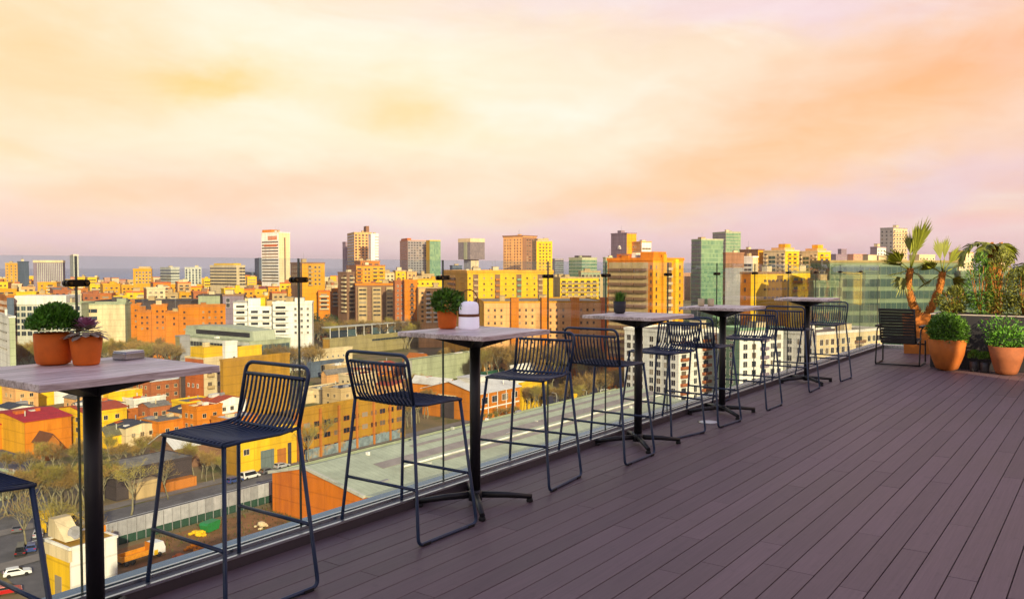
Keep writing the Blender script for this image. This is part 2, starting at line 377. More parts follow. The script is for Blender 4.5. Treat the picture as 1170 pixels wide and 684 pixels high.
TABLES = [(1.70, 'nearest wooden bar table, carrying the green shrub pot and the succulent'), (4.14, 'wooden bar table carrying the white lantern and a bushy terracotta pot'),
          (6.37, 'wooden bar table with a dark grey pot of grass on it'), (8.24, 'wooden bar table with two small cream candle cups on it'), (11.14, 'bare wooden bar table, last before the lounge chair')]
tb = make_table()
for i, (x, lab) in enumerate(TABLES):
    o = tb if i == 0 else copy_tree(tb)
    o.location = (x, 3.28, 0.001); o.rotation_euler.z = R((0, 0, -4, 2, 3)[i]); tag(o, lab, 'bar table', 'bar tables along the glass')

# wire bar stools
def make_stool():
    t = thing('bar_stool', 'x', 'bar stool')
    zs = .745; r = .0098
    for s in (-1, 1):
        pts = rounded([(-.205, s*.226, zs + .01), (-.252, s*.300, r), (.252, s*.300, r), (.196, s*.222, zs - .012)], .04)
        mb = MB(); mb.tube(pts, r, 10); sf = mb.build('side_frame', NAVY, t)
        for k in (-.19, .19):
            mb = MB(); mb.box(k - .028, s*.300 - .012, 0, k + .028, s*.300 + .012, .014); mb.build('glide', RUBBER, sf)
    for xx, zz in ((-.232, .30), (.236, .30)):
        f = (zs - zz) / zs; yy = .300 - (.300 - .226) * (zz / zs)
        mb = MB(); mb.tube([(xx, -yy, zz), (xx, yy, zz)], r * .9, 10); mb.build('footrest', NAVY, t)
    prof = [(.2045, .737), (.190, .7445), (.15, .7475), (.05, .742), (-.06, .738), (-.135, .741), (-.178, .757), (-.205, .792), (-.222, .84), (-.238, .90), (-.252, .972)]
    cut = 7
    def ctr(y): return 1 - .35 * (1 - (y / .225)**2)         # the middle of the seat sinks a little
    mb = MB(); mk = MB(); n = 15
    for i in range(n):
        y = -.205 + .41 * i / (n - 1); dip = .012 * (1 - (y / .225)**2)
        P = [(x - (dip * 1.2 if z > .76 else 0), y, z - (dip*min(1, (.2045 - x)/.1) if z < .76 else 0)) for x, z in prof]
        P = [Vector(p) for p in P]
        fine = []
        for a, b in zip(P, P[1:]): fine += [a, (a + b) / 2]
        fine.append(P[-1])
        mb.tube(fine[:2*cut + 1], .0066, 6); mk.tube(fine[2*cut:], .0062, 6)
    mb.tube([(.205, -.225, .735), (.205, .225, .735)], .0085, 8)
    mb.tube([(-.17, -.225, .745), (-.17, .225, .745)], .0085, 8)
    for s in (-1, 1): mb.tube([(.205, s*.225, .735), (.10, s*.226, .742), (-.10, s*.227, .742), (-.205, s*.227, .755)], .0085, 8)
    mb.build('seat', NAVY, t)
    mk.tube([(-.2525, -.215, .974), (-.262, 0, .974), (-.2525, .215, .974)], .0098, 8)
    mk.build('backrest', NAVY, t)
    loop = rounded([(-.205, -.226, .75), (-.268, -.238, 1.03), (-.268, .238, 1.03), (-.205, .226, .75)], .055, 8)
    mb = MB(); mb.tube(loop, r, 10); mb.build('back_frame', NAVY, t)
    return t
STOOLS = [(1.18, 3.30, 0, 'navy wire bar stool cut off by the left edge, only a seat corner showing'),
          (2.36, 3.31, 180, 'nearest whole navy wire bar stool, facing the table with the shrub pot'),
          (3.56, 3.31, 0, 'navy wire bar stool on the near side of the lantern table'),
          (4.86, 3.37, 186, 'navy wire bar stool on the far side of the lantern table'),
          (5.85, 3.29, 0, 'navy wire bar stool before the table with the grey grass pot'),
          (7.00, 3.36, 168, 'slightly turned navy wire bar stool beyond the table with the grey grass pot'),
          (7.72, 3.28, -4, 'navy wire bar stool before the candle cup table, beside the round floor light'),
          (8.89, 3.25, 180, 'navy wire bar stool on the far side of the candle cup table'),
          (10.45, 3.28, 2, 'navy wire bar stool on the near side of the last bare table'),
          (11.70, 3.22, 178, 'last navy wire bar stool, beyond the bare table and nearest the lounge chair')]
st = make_stool()
for i, (x, y, a, lab) in enumerate(STOOLS):
    o = st if i == 0 else copy_tree(st)
    o.location = (x, y, 0.001); o.rotation_euler.z = R(a); tag(o, lab, 'bar stool', 'wire bar stools at the tables')
o = None

# plants
def leaf_cloud(mb, n, c, rad, size, shape='dome', up=.3, m=0, seedv=0, ratio=.45):
    rnd = random.Random(seedv)
    clumps = [(rnd.gauss(0, 1), rnd.gauss(0, 1), rnd.gauss(0, 1)) for _ in range(14)]
    clumps = [Vector(k).normalized() for k in clumps]
    for _ in range(n):
        while True:
            d = Vector((rnd.gauss(0, 1), rnd.gauss(0, 1), rnd.gauss(0, 1))).normalized()
            if shape != 'dome' or d.z > -.25: break
        k = max(d.dot(q) for q in clumps)
        rr = (rnd.uniform(.25, 1) ** .45) * (.72 + .36 * max(0, k - .45) / .55)
        p = Vector(c) + Vector((d.x * rad[0], d.y * rad[1], d.z * rad[2])) * rr
        ax = (d + Vector((rnd.gauss(0, .5), rnd.gauss(0, .5), rnd.gauss(up, .5)))).normalized()
        sd = ax.cross(Vector((rnd.gauss(0, 1), rnd.gauss(0, 1), rnd.gauss(0, 1)))).normalized()
        L_ = size * rnd.uniform(.6, 1.3); W = L_ * ratio
        a = p - ax * L_ * .5
        mb.quad([a, a + ax*L_*.45 + sd*W*.5, a + ax*L_, a + ax*L_*.5 - sd*W*.5], m)
def pot_lathe(r0, r1, h, lip=.004, n=36, roundb=.02):
    t = .008
    return [(r0 - roundb, 0), (r0 - roundb*.3, roundb*.25), (r0, roundb), ((r0 + r1)/2, h*.5), (r1, h - lip*3), (r1 + lip, h - lip*3), (r1 + lip, h), (r1 - t, h), (r1 - t, h - .018)]
def potted(name, label, cat, loc, r0, r1, h, mat, group=None, lip=.004, roundb=.02):
    t = thing(name, label, cat, loc, 0, group)
    mb = MB(); mb.lathe(pot_lathe(r0, r1, h, lip, 36, roundb), 36); mb.build('pot', mat, t)
    mb = MB(); mb.lathe([(0, h - .018), (r1 - .0075, h - .018), (r1 - .0075, h-.03)], 24); mb.build('soil', SOIL, t)
    return t
ZT = 1.106
t = potted('potted_shrub', 'terracotta pot of dense dark green shrub on the nearest table', 'potted plant', (1.672, 3.525, ZT), .068, .073, .128, TERRA, 'plants on the bar tables', .0, .022)
mb = MB(); leaf_cloud(mb, 4200, (0, 0, .165), (.108, .108, .085), .018, 'dome', .5, 0, 1); mb.build('foliage', LEAFD, t)
t = potted('potted_succulent', 'tapered terracotta pot of purple rosette succulent on the nearest table', 'potted plant', (1.745, 3.405, ZT), .050, .064, .118, TERRA, 'plants on the bar tables', .0, .008)
ROS = pm('succulent grey green', (.36, .29, .22), rough=.5, var=.25, scale=30, island=.3); ROSP = pm('succulent purple', (.46, .19, .30), rough=.5, var=.25, scale=30, island=.35)
mb = MB(); rnd = random.Random(3)
for ring, (n, r, z, ln, tilt, mt) in enumerate(((12, .060, .124, .066, 0.0, 0), (13, .052, .132, .060, .12, 0), (13, .044, .142, .054, .28, 0), (12, .036, .152, .046, .45, 1), (11, .026, .160, .040, .7, 1), (9, .016, .166, .032, 1.0, 1), (6, .006, .17, .024, 1.25, 1))):
    for k in range(n):
        a = 2*math.pi*(k + ring*.5)/n + rnd.uniform(-.15, .15); d = Vector((math.cos(a), math.sin(a), 0)); s = Vector((-math.sin(a), math.cos(a), 0)); tl = tilt + rnd.uniform(-.15, .15)
        ax = d*math.cos(tl) + Vector((0, 0, math.sin(tl))); o_ = d*r*.4 + Vector((0, 0, z)); w = ln*.55; drop = Vector((0, 0, -.014 if ring < 2 else 0))
        nn = Vector((0,0,.006))
        mb.quad([o_, o_ + ax*ln*.55 + s*w*.5, o_ + ax*ln*.9 + s*w*.32 + drop*.6, o_ + ax*ln*1.12 + drop, o_ + ax*ln*.9 - s*w*.32 + drop*.6, o_ + ax*ln*.55 - s*w*.5], mt)
mb.build('rosette', [ROS, ROSP], t)
asht = thing('ashtray', 'small square brushed steel ashtray on the nearest table', 'ashtray', (1.965, 3.475, ZT), R(12))
mb = MB(); mb.bbox(-.052, -.040, 0, .052, .040, .030, .003); mb.build('tray', STEEL, asht)
mb = MB(); mb.bbox(-.050, -.038, .0305, .050, .038, .036, .002); mb.build('lid', pm('polished steel lid', (.7, .7, .72), rough=.15, metal=1), asht)
t = potted('potted_bush', 'terracotta pot of loose leafy green bush beside the lantern', 'potted plant', (4.165, 3.53, ZT), .058, .067, .128, TERRA, 'plants on the bar tables', .0, .016)
mb = MB(); leaf_cloud(mb, 850, (-.005, 0, .172), (.128, .122, .082), .036, 'ball', .4, 0, 4, .55); mb.build('foliage', LEAFM, t)
lamp = thing('table_lantern', 'white cordless lantern with brown leather strap and thin arched handle', 'lantern', (4.235, 3.405, ZT))
LW = pm('white lantern shell', (.80, .78, .86), rough=.35, var=.05)
LW.node_tree.nodes['Principled BSDF'].inputs['Emission Color'].default_value = (.9, .82, 1, 1); LW.node_tree.nodes['Principled BSDF'].inputs['Emission Strength'].default_value = .22
mb = MB(); mb.lathe([(.052, 0), (.0655, .006), (.068, .02), (.066, .078), (.064, .082)], 36); mb.build('lantern_base', LW, lamp)
mb = MB(); mb.lathe([(.062, .094), (.0635, .10), (.064, .142), (.061, .159), (.052, .171), (.030, .177), (0, .178)], 36); mb.build('lamp_shade', LW, lamp)
mb = MB(); mb.lathe([(.0645, .079), (.069, .0805), (.069, .0955), (.0645, .097)], 36); mb.build('strap', pm('brown leather', (.22, .08, .03), rough=.7), lamp)
mb = MB(); mb.tube([(.066*math.cos(a), 0, .088 + max(0, math.sin(a))**.6*.165) for a in [math.pi*i/28 for i in range(29)]], .0036, 6); h_ = mb.build('handle', pm('bronze wire', (.2, .1, .04), rough=.4, metal=.6), lamp); h_.rotation_euler.z = R(-54)
t = potted('potted_grass', 'dark grey cup shaped pot of spiky green grass', 'potted plant', (6.44, 3.50, ZT), .050, .055, .105, pm('slate grey pot', (.035, .037, .045), rough=.6), 'plants on the bar tables', .0, .02)
mb = MB(); rnd = random.Random(9)
for _ in range(240):
    a = rnd.uniform(0, 6.28); r0 = rnd.uniform(0, .042); b = Vector((r0*math.cos(a), r0*math.sin(a), .085)); lean = Vector((math.cos(a)*rnd.uniform(.05, .5), math.sin(a)*rnd.uniform(.05, .5), 1)).normalized(); ln = rnd.uniform(.06, .125); s = Vector((-math.sin(a), math.cos(a), 0))*.0035
    mb.quad([b - s, b + s, b + lean*ln*.6 + s*.8, b + lean*ln + Vector((math.cos(a), math.sin(a), -.2))*.012, b + lean*ln*.6 - s*.8])
mb.build('foliage', LEAFM, t)
CUP = pm('cream ceramic', (.72, .60, .36), rough=.5, var=.1)
for i, (dx, lab) in enumerate(((0, 'left one of two cream candle cups on the fourth table'), (.085, 'right one of two cream candle cups on the fourth table'))):
    cp = thing('candle_cup', lab, 'candle cup', (8.20 + dx*.6, 3.50 - dx, ZT), 0, 'cream candle cups')
    mb = MB(); mb.lathe([(.026, 0), (.032, .01), (.034, .075), (.030, .075), (.028, .03), (0, .03)], 20); mb.build('cup', CUP, cp)
    mb = MB(); mb.lathe([(.027, .0305), (.027, .055), (.004, .057), (.004, .064), (0, .064)], 16); mb.build('candle', pm('wax', (.75, .66, .45), rough=.6), cp)
fl = thing('floor_light', 'flat round white floor light set in the deck boards', 'floor light', (7.68, 3.19, .001))
mb = MB(); mb.lathe([(0, 0), (.10, 0), (.104, .004), (.085, .008), (.084, .0065)], 40); mb.build('trim_ring', STEEL, fl)
mb = MB(); mb.lathe([(0, .0065), (.0835, .0065), (.08, .0085), (0, .009)], 40); mb.build('lens', pm('opal lens', (.80, .80, .82), rough=.3, var=.05), fl)

# lounge chair
ch = thing('lounge_chair', 'black slatted outdoor lounge chair with its back to us on the deck', 'chair', (13.98, 2.72, 0.001), R(2))
SL = pm('black slat', (.012, .012, .015), rough=.45, var=.2, scale=20)
mb = MB(); bn = 12
for i in range(bn):
    f = i/(bn-1); z = .36 + f*.50; x = -.05 - f*.20 + .03*math.sin(f*3.1)
    mb.bbox(x - .009, -.238, z - .0205, x + .009, .238, z + .0205, .004)
mb.build('backrest', SL, ch)
mb = MB()
for i in range(9):
    f = i/8; mb.bbox(.0 + f*.46 - .024, -.238, .335 + .05*f - .008, .0 + f*.46 + .024, .238, .335 + .05*f + .008, .004)
mb.build('seat', SL, ch)
for s in (-1, 1):
    mb = MB(); mb.tube(rounded([(-.26, s*.247, .88), (-.03, s*.247, .33), (.48, s*.247, .38)], .08), .012, 8); mb.build('side_rail', BLACK, ch)
    mb = MB(); mb.tube(rounded([(.46, s*.31, .36), (.50, s*.31, .012), (-.12, s*.31, .012), (-.02, s*.31, .55), (.40, s*.31, .60)], .05), .012, 8); mb.build('leg', BLACK, ch)
    mb = MB(); mb.bbox(-.06, s*.31 - .03, .585, .42, s*.31 + .03, .612, .008); a_ = mb.build('armrest', SL, ch)
mb = MB(); mb.tube([(-.11, -.31, .014), (-.11, .31, .014)], .011, 8); mb.build('stretcher', BLACK, ch)
mb = MB(); mb.tube([(.45, -.31, .30), (.45, .31, .30)], .011, 8); mb.build('stretcher', BLACK, ch)

# far planters
def frond(mb, base, az, tilt, ln, n=26, w=.22, droop=.9, m=0, seedv=0, fan=False, narrow=.016):
    rnd = random.Random(seedv); d = Vector((math.cos(az), math.sin(az), 0)); s = Vector((-math.sin(az), math.cos(az), 0)); pts = []; p = Vector(base); a = tilt
    for i in range(13):
        pts.append(p.copy()); p += (d*math.cos(a) + Vector((0, 0, math.sin(a)))) * ln/12; a -= droop/12*(1 + i*.08)
    mb.tube(pts, [.012*(1 - .07*i) for i in range(13)], 5, m)
    for i in range(n):
        f = .18 + .82*i/(n-1); k = f*12; j = min(int(k), 11); q = pts[j].lerp(pts[j+1], k - j); t = (pts[j+1] - pts[j]).normalized()
        L_ = w*(1 - .75*abs(f - .45)) * rnd.uniform(.8, 1.15)
        for sg in (-1, 1):
            dr = (s*sg*.85 + t*.7 + Vector((0, 0, rnd.uniform(-.35, .12)))).normalized(); wv = t*narrow*.5
            e = q + dr*L_ + Vector((0, 0, -L_*.18))
            mb.quad([q - wv, q + wv, q + dr*L_*.55 + wv, e, q + dr*L_*.55 - wv], m)
pp = thing('palm_planter', 'tall square orange planter with two leaning palm trunks behind the lounge chair', 'potted palm', (16.22, 2.80, 0.001), R(8))
mb = MB()
b = len(mb.v); 
for z, k in ((0, .25), (.70, .29), (.70, .265), (.66, .262)): mb.v += [(-k, -k, z), (k, -k, z), (k, k, z), (-k, k, z)]
for r_ in range(3):
    for i in range(4):
        j = (i+1) % 4; mb.face((b+r_*4+i, b+r_*4+j, b+r_*4+4+j, b+r_*4+4+i))
mb.face((b+3, b+2, b+1, b)); mb.face((b+12, b+13, b+14, b+15), 1)
mb.build('pot', [pm('orange glazed planter', (.62, .20, .03), rough=.55, var=.15, scale=5), SOIL], pp)
def trunk(pts, r0, r1, name='trunk', par=None, mat=None, seedv=1):
    mb = MB(); rnd = random.Random(seedv); pts = [Vector(p) for p in pts]; fine = []
    n = 26
    for i in range(n + 1):
        f = i/n*(len(pts)-1); j = min(int(f), len(pts)-2); fine.append(pts[j].lerp(pts[j+1], f - j))
    mb.tube(fine, [(r0 + (r1 - r0)*i/n)*(1.12 if i % 2 else .92) for i in range(n+1)], 12)
    for i in range(1, n):                          # old leaf boots
        for k in range(7):
            a = 2*math.pi*(k + (i % 2)*.5)/7 + rnd.uniform(-.2, .2); r = (r0 + (r1-r0)*i/n); d = Vector((math.cos(a), math.sin(a), 0)); s = Vector((-math.sin(a), math.cos(a), 0)); q = fine[i] + d*r*.9
            mb.quad([q - s*r*.35, q + s*r*.35, q + d*r*.45 + s*r*.15 + Vector((0, 0, r*1.1)), q + d*r*.45 - s*r*.15 + Vector((0, 0, r*1.1))])
    return mb.build(name, mat or BARKO, par)
lft, rt_ = rgt * -1, rgt
def rel(dx, z, dy=0): v = rgt*dx + fwd*dy; return Vector((v.x*math.cos(R(-8)) - v.y*math.sin(R(-8)), v.x*math.sin(R(-8)) + v.y*math.cos(R(-8)), z))
trunk([rel(-.02, .62), rel(-.16, .85), rel(-.24, 1.15), rel(-.20, 1.48)], .062, .05, par=pp, seedv=1)
trunk([rel(.10, .62), rel(.22, .85), rel(.33, 1.15), rel(.37, 1.42)], .062, .05, par=pp, seedv=2)
mb = MB(); rnd = random.Random(11)
def fan_leaf(mb, base, dirv, ln, spread, n=15, seedv=0):
    rnd = random.Random(seedv); ax = Vector(dirv).normalized(); sd = ax.cross(Vector((rnd.gauss(0, .4), rnd.gauss(0, .4), 1)) if abs(ax.z) < .9 else rgt).normalized()
    if abs(ax.z) > .6: sd = (rgt + Vector((0, 0, 0)) + fwd*rnd.uniform(-.5, .5)).normalized(); sd = (sd - ax*sd.dot(ax)).normalized()
    st_ = Vector(base) + ax*ln*.35; mb.tube([base, st_], .010, 5)
    for i in range(n):
        a = (i/(n-1) - .5)*spread; d = (ax*math.cos(a) + sd*math.sin(a)).normalized(); nn = ax.cross(sd); w = d.cross(nn).normalized()*.017
        L_ = ln*.65*(1 - .25*abs(a)/spread*2)*rnd.uniform(.85, 1.1); tip = st_ + d*L_ + Vector((0, 0, -abs(L_)*rnd.uniform(.02, .22)))
        mb.quad([st_, st_ + d*L_*.5 + w, tip, st_ + d*L_*.5 - w])
for bs, leaves in ((rel(-.20, 1.46), ((.26, 1.0, 1.02, .22, 0), (.18, 1.0, 1.06, .24, 1), (.10, 1, .98, .25, 21), (.40, 1, .85, .3, 2), (.1, 1, .8, .5, 6), (-1, .75, .68, .8, 3), (-.8, -.15, .52, 1.0, 4), (-.9, .35, .6, .9, 7), (.5, -.3, .45, 1.0, 5), (.8, .3, .5, .9, 8), (-.3, -.5, .5, 1.1, 9))),
                   (rel(.37, 1.40), ((.12, 1, .74, .26, 10), (-.20, 1, .70, .28, 11), (.5, .8, .6, .45, 12), (.9, .5, .5, .6, 16), (-.9, .6, .5, .6, 17), (-1, .5, .55, .9, 13), (.7, -.4, .5, .9, 14), (-.7, -.5, .5, 1.0, 15)))):
    for dx, dz, ln, sp, sd in leaves:
        v = rel(dx, 0) + rel(0, 0, random.Random(sd).uniform(-.4, .4)); fan_leaf(mb, bs, (v.x, v.y, dz), ln, sp*2.2, 17, sd)
mb.build('fronds', PALML, pp)

pl = thing('planter_box', 'long charcoal planter box full of olive green shrubs at the end of the deck', 'planter', (14.0, 0, 0.001))
mb = MB(); mb.bbox(0, -2.2, 0, .72, 2.28, .795, .006); mb.build('box', CHAR, pl)
mb = MB(); mb.box(-.006, -2.21, .7955, .726, 2.29, .808); mb.box(.05, -2.15, .80, .67, 2.22, .812, 1); mb.build('rim', [pm('sunlit rim tone', (.62, .56, .48), rough=.5, var=.15), SOIL], pl)  # rim coloured pale to stand for its lit top edge
mb = MB(); mb.box(-.003, .845, 0, .0, .855, .79); mb.build('panel_joint', pm('joint black', (.008, .008, .01)), pl)
rnd = random.Random(21); yy = 2.02; k = 0
while yy > -2.0:
    h = rnd.uniform(.44, .92) * (1 if yy < 1.95 else .7); mb = MB()
    for _ in range(7):
        ax = rnd.uniform(-.16, .16); ay = rnd.uniform(-.16, .16); mb.tube([(0, 0, 0), (ax*.5, ay*.5, h*.4), (ax, ay, h*.9)], [.008, .006, .003], 5, 1)
    leaf_cloud(mb, 900, (0, 0, h*.52), (.24, .25, h*.54), .062, 'ball', .5, 0, 40 + k, .26)
    leaf_cloud(mb, 420, (0, 0, h*.22), (.27, .2, h*.26), .06, 'ball', .6, 0, 120 + k, .3)
    leaf_cloud(mb, 380, (rnd.uniform(-.08, .08), rnd.uniform(-.1, .1), h*.95), (.13, .13, h*.22), .06, 'ball', .8, 0, 80 + k, .22)
    s = mb.build('shrub', [LEAFO if k % 3 != 1 else LEAFM, BARKO], None, (14.34 + rnd.uniform(-.1, .1), yy, .812)); tag(s, ('olive green' if k % 3 != 1 else 'darker green') + ' feathery shrub growing in the charcoal planter box', 'shrub', ('olive' if k % 3 != 1 else 'darker') + ' shrubs in the charcoal planter box'); yy -= rnd.uniform(.25, .36); k += 1
# pots on the deck in front of it
t = potted('potted_bush', 'large round terracotta pot of thick fresh green bush before the charcoal planter', 'potted plant', (13.66, 2.00, .001), .185, .262, .46, TERRA3, 'pots in front of the charcoal planter', .0, .12)
mb = MB(); leaf_cloud(mb, 4200, (0, 0, .58), (.295, .295, .27), .048, 'ball', .3, 0, 61, .4); mb.build('foliage', LEAFM, t)
t = potted('flower_pot', 'terracotta bowl of dark foliage with a few pink flowers before the charcoal planter', 'potted plant', (13.62, 1.24, .001), .15, .235, .40, TERRA2, 'pots in front of the charcoal planter', .0, .06)
mb = MB(); leaf_cloud(mb, 800, (0, 0, .50), (.26, .26, .19), .055, 'ball', .5, 0, 62, .4)
leaf_cloud(mb, 420, (.05, .06, .62), (.33, .31, .22), .055, 'ball', .5, 0, 63, .3)
mb.build('foliage', LEAFD, t)
mb = MB(); rnd = random.Random(5)
for _ in range(16):
    a = rnd.uniform(0, 6.28); r = rnd.uniform(.1, .28); q = Vector((r*math.cos(a), r*math.sin(a), rnd.uniform(.6, .82)))
    for j in range(6):
        a2 = j*1.05; d = Vector((math.cos(a2), math.sin(a2), .4))*.02; s = Vector((-math.sin(a2), math.cos(a2), 0))*.008; mb.quad([q, q + d*.6 + s, q + d, q + d*.6 - s])
mb.build('blossoms', pm('pink petals', (.55, .16, .14), rough=.6, island=.3), t)
for x, y, sd, lab in ((13.72, 1.655, 71, 'left of two small slate pots of green herbs'), (13.66, 1.51, 72, 'right of two small slate pots of green herbs')):
    t = potted('herb_pot', lab, 'potted plant', (x, y, .001), .052, .062, .15, MATS['slate grey pot'], 'pots in front of the charcoal planter', .0, .02)
    mb = MB(); leaf_cloud(mb, 520, (0, 0, .22), (.09, .09, .10), .03, 'dome', .5, 0, sd, .4); mb.build('foliage', LEAFM, t)
# palms beyond the planter
def palm(label, loc, h, r, fr, seedv, mat=BARKO):
    t = thing('palm_tree', label, 'palm tree', loc)
    trunk([(0, 0, 0), (.02, 0, h*.5), (0, .02, h)], r, r*1.08, par=t, seedv=seedv)
    mb = MB()
    for k, (az, tilt, ln, dr) in enumerate(fr): frond(mb, (0, 0, h), az, tilt, ln, 15, .24, dr, 0, seedv*50 + k, narrow=.075)
    mb.build('crown', PALML, t)
    return t
azr = math.atan2(rgt.y, rgt.x)
palm('stout palm stump with short drooping fronds rising behind the planter shrubs', (15.6, 1.62, 0.001), 1.86, .105, [(azr + math.pi, .42, .72, 1.5), (azr + math.pi + .6, .30, .55, 1.3), (azr, .35, .42, 1.6), (azr + .7, .3, .45, 1.6), (azr - 1.4, .4, .4, 1.6)], 6)
palm('dark green feathery palm at the right edge behind the planter', (15.3, .86, 0.001), 1.45, .08, [(azr + math.pi, .62, .75, 1.4), (azr + math.pi + .5, .35, .7, 1.2), (azr, .8, .9, 1.5), (azr + .7, .6, .9, 1.4), (azr + 1.7, .8, .6, 1.5), (azr - .6, 1.0, .9, 1.5)], 7)
# ------------------------------------------------------------------ the city
SUN_DARK = (.02, .022, .03)
WG = winglass('window glass', [(0, (.015, .018, .024)), (.35, (.03, .035, .045)), (.6, (.06, .06, .06)), (.78, (.16, .12, .08)), (.92, (.30, .25, .18))])
WGB = winglass('cool window glass', [(0, (.02, .035, .05)), (.4, (.035, .06, .075)), (.75, (.06, .10, .11)), (.92, (.2, .22, .2))])
W = {k: wallm('wall ' + k, c, objvar=.10, dirt=tuple(x*.66 for x in c)) for k, c in dict(
    yellow=(.82, .50, .016), amber=(.72, .34, .014), orange=(.62, .20, .012), brick=(.40, .13, .045), rust=(.50, .175, .03), brown=(.26, .14, .08), dark=(.07, .055, .055),
    cream=(.70, .56, .33), tan=(.52, .37, .18), white=(.82, .79, .72), pink=(.55, .29, .18), grey=(.30, .29, .30), mauve=(.26, .20, .25), blue=(.10, .13, .18), green=(.24, .38, .23),
    sage=(.38, .42, .27), ochre=(.42, .22, .02), terr=(.56, .14, .03), peach=(.72, .39, .15), khaki=(.30, .25, .11), pale=(.55, .55, .46), leaf=(.17, .22, .13)).items()}
ROOFG = wallm('gravel roof', (.26, .22, .18), streak=False, scale=.8, var=.35); ROOFR = wallm('red tile roof', (.40, .075, .035), streak=False, scale=1.2, var=.35)
ROOFP = wallm('pale green sheet roof', (.42, .46, .33), streak=False, scale=.25, var=.22, rough=.6, lines=1.4, dirt=(.30, .31, .22)); ROOFW = wallm('white sheet roof', (.66, .64, .60), streak=False, scale=.3, var=.2, lines=1.2, dirt=(.45, .42, .38))
ROOFD = wallm('dark bitumen roof', (.06, .065, .085), streak=False, scale=.5, var=.3); ROOFS = wallm('grey fibre cement roof', (.22, .20, .17), streak=False, scale=.6, var=.4, dirt=(.10, .09, .06))
def tower_glass(name, c, c2):
    """curtain wall: glass with its panels slightly uneven in tone"""
    m, t, out = nt(name); L = t.links.new
    p = N(t, 'ShaderNodeBsdfPrincipled'); L(p.outputs[0], out.inputs[0]); p.inputs['Roughness'].default_value = .22; p.inputs['Specular IOR Level'].default_value = .7
    tc = N(t, 'ShaderNodeTexCoord'); mp = N(t, 'ShaderNodeMapping'); mp.inputs['Scale'].default_value = (.55, .55, .28); L(tc.outputs['Object'], mp.inputs[0])
    vo = N(t, 'ShaderNodeTexVoronoi'); vo.feature = 'F1'; vo.distance = 'CHEBYCHEV'; vo.inputs['Scale'].default_value = 1; vo.inputs['Randomness'].default_value = .25; L(mp.outputs[0], vo.inputs['Vector'])
    sx = N(t, 'ShaderNodeSeparateColor'); L(vo.outputs['Color'], sx.inputs[0])
    mx = N(t, 'ShaderNodeMix', data_type='RGBA'); L(sx.outputs[0], mx.inputs[0]); mx.inputs[6].default_value = rgba(c); mx.inputs[7].default_value = rgba(c2); L(mx.outputs[2], p.inputs['Base Color'])
    return m
TG = tower_glass('green curtain wall', (.08, .19, .12), (.20, .33, .18)); TB = tower_glass('blue curtain wall', (.05, .09, .12), (.10, .15, .17)); TGR = tower_glass('grey curtain wall', (.12, .11, .12), (.2, .18, .18)); TDG = tower_glass('deep green curtain wall', (.015, .045, .035), (.04, .085, .06))
MESH = {}
def win_mesh(w, h, frame='white', glass=None):
    key = ('w', round(w, 2), round(h, 2), frame, glass and glass.name)
    if key not in MESH:
        mb = MB(); t = .09
        mb.box(-w/2, -.05, -h/2, w/2, .0, h/2, 0)
        mb.box(-w/2 - t, -.10, -h/2 - t*1.4, w/2 + t, .0, -h/2, 1); mb.box(-w/2 - t, -.08, h/2, w/2 + t, .0, h/2 + t, 1)
        mb.box(-w/2 - t, -.08, -h/2, -w/2, 0, h/2, 1); mb.box(w/2, -.08, -h/2, w/2 + t, 0, h/2, 1); mb.box(-.03, -.07, -h/2, .03, -.051, h/2, 1)
        MESH[key] = mb.mesh('window', [glass or WG, W[frame]])
    return MESH[key]
def bal_mesh(w, d=1.1, par='cream', rail=1.0):
    key = ('b', round(w, 1), d, par)
    if key not in MESH:
        mb = MB(); mb.box(-w/2, -d, -.12, w/2, 0, .08, 0); mb.box(-w/2, -d, .08, w/2, -d + .1, rail, 0); mb.box(-w/2, -d + .1, .08, -w/2 + .1, 0, rail, 0); mb.box(w/2 - .1, -d + .1, .08, w/2, 0, rail, 0)
        mb.box(-w*.36, -.05, .08, w*.30, 0, 2.25, 1)
        MESH[key] = mb.mesh('balcony', [W[par], WG])
    return MESH[key]
def band_mesh(w, h, glass=None, d=.12, fr='grey'):
    key = ('r', round(w, 1), round(h, 2), fr, glass and glass.name)
    if key not in MESH:
        mb = MB(); mb.box(-w/2, -d*.6, -h/2, w/2, 0, h/2, 0); n = max(2, int(w/2.4))
        for i in range(1, n): x = -w/2 + w*i/n; mb.box(x - .07, -d, -h/2, x + .07, -d*.61, h/2, 1)
        mb.box(-w/2, -d*1.3, -h/2 - .12, w/2, 0, -h/2, 1)
        MESH[key] = mb.mesh('ribbon_window', [glass or WG, W[fr]])
    return MESH[key]
def slab_mesh(w, par='white', h=.9, d=.9):
    key = ('s', round(w, 1), par, h, d)
    if key not in MESH:
        mb = MB(); mb.box(-w/2, -d, 0, w/2, 0, h); MESH[key] = mb.mesh('balcony_band', W[par])
    return MESH[key]

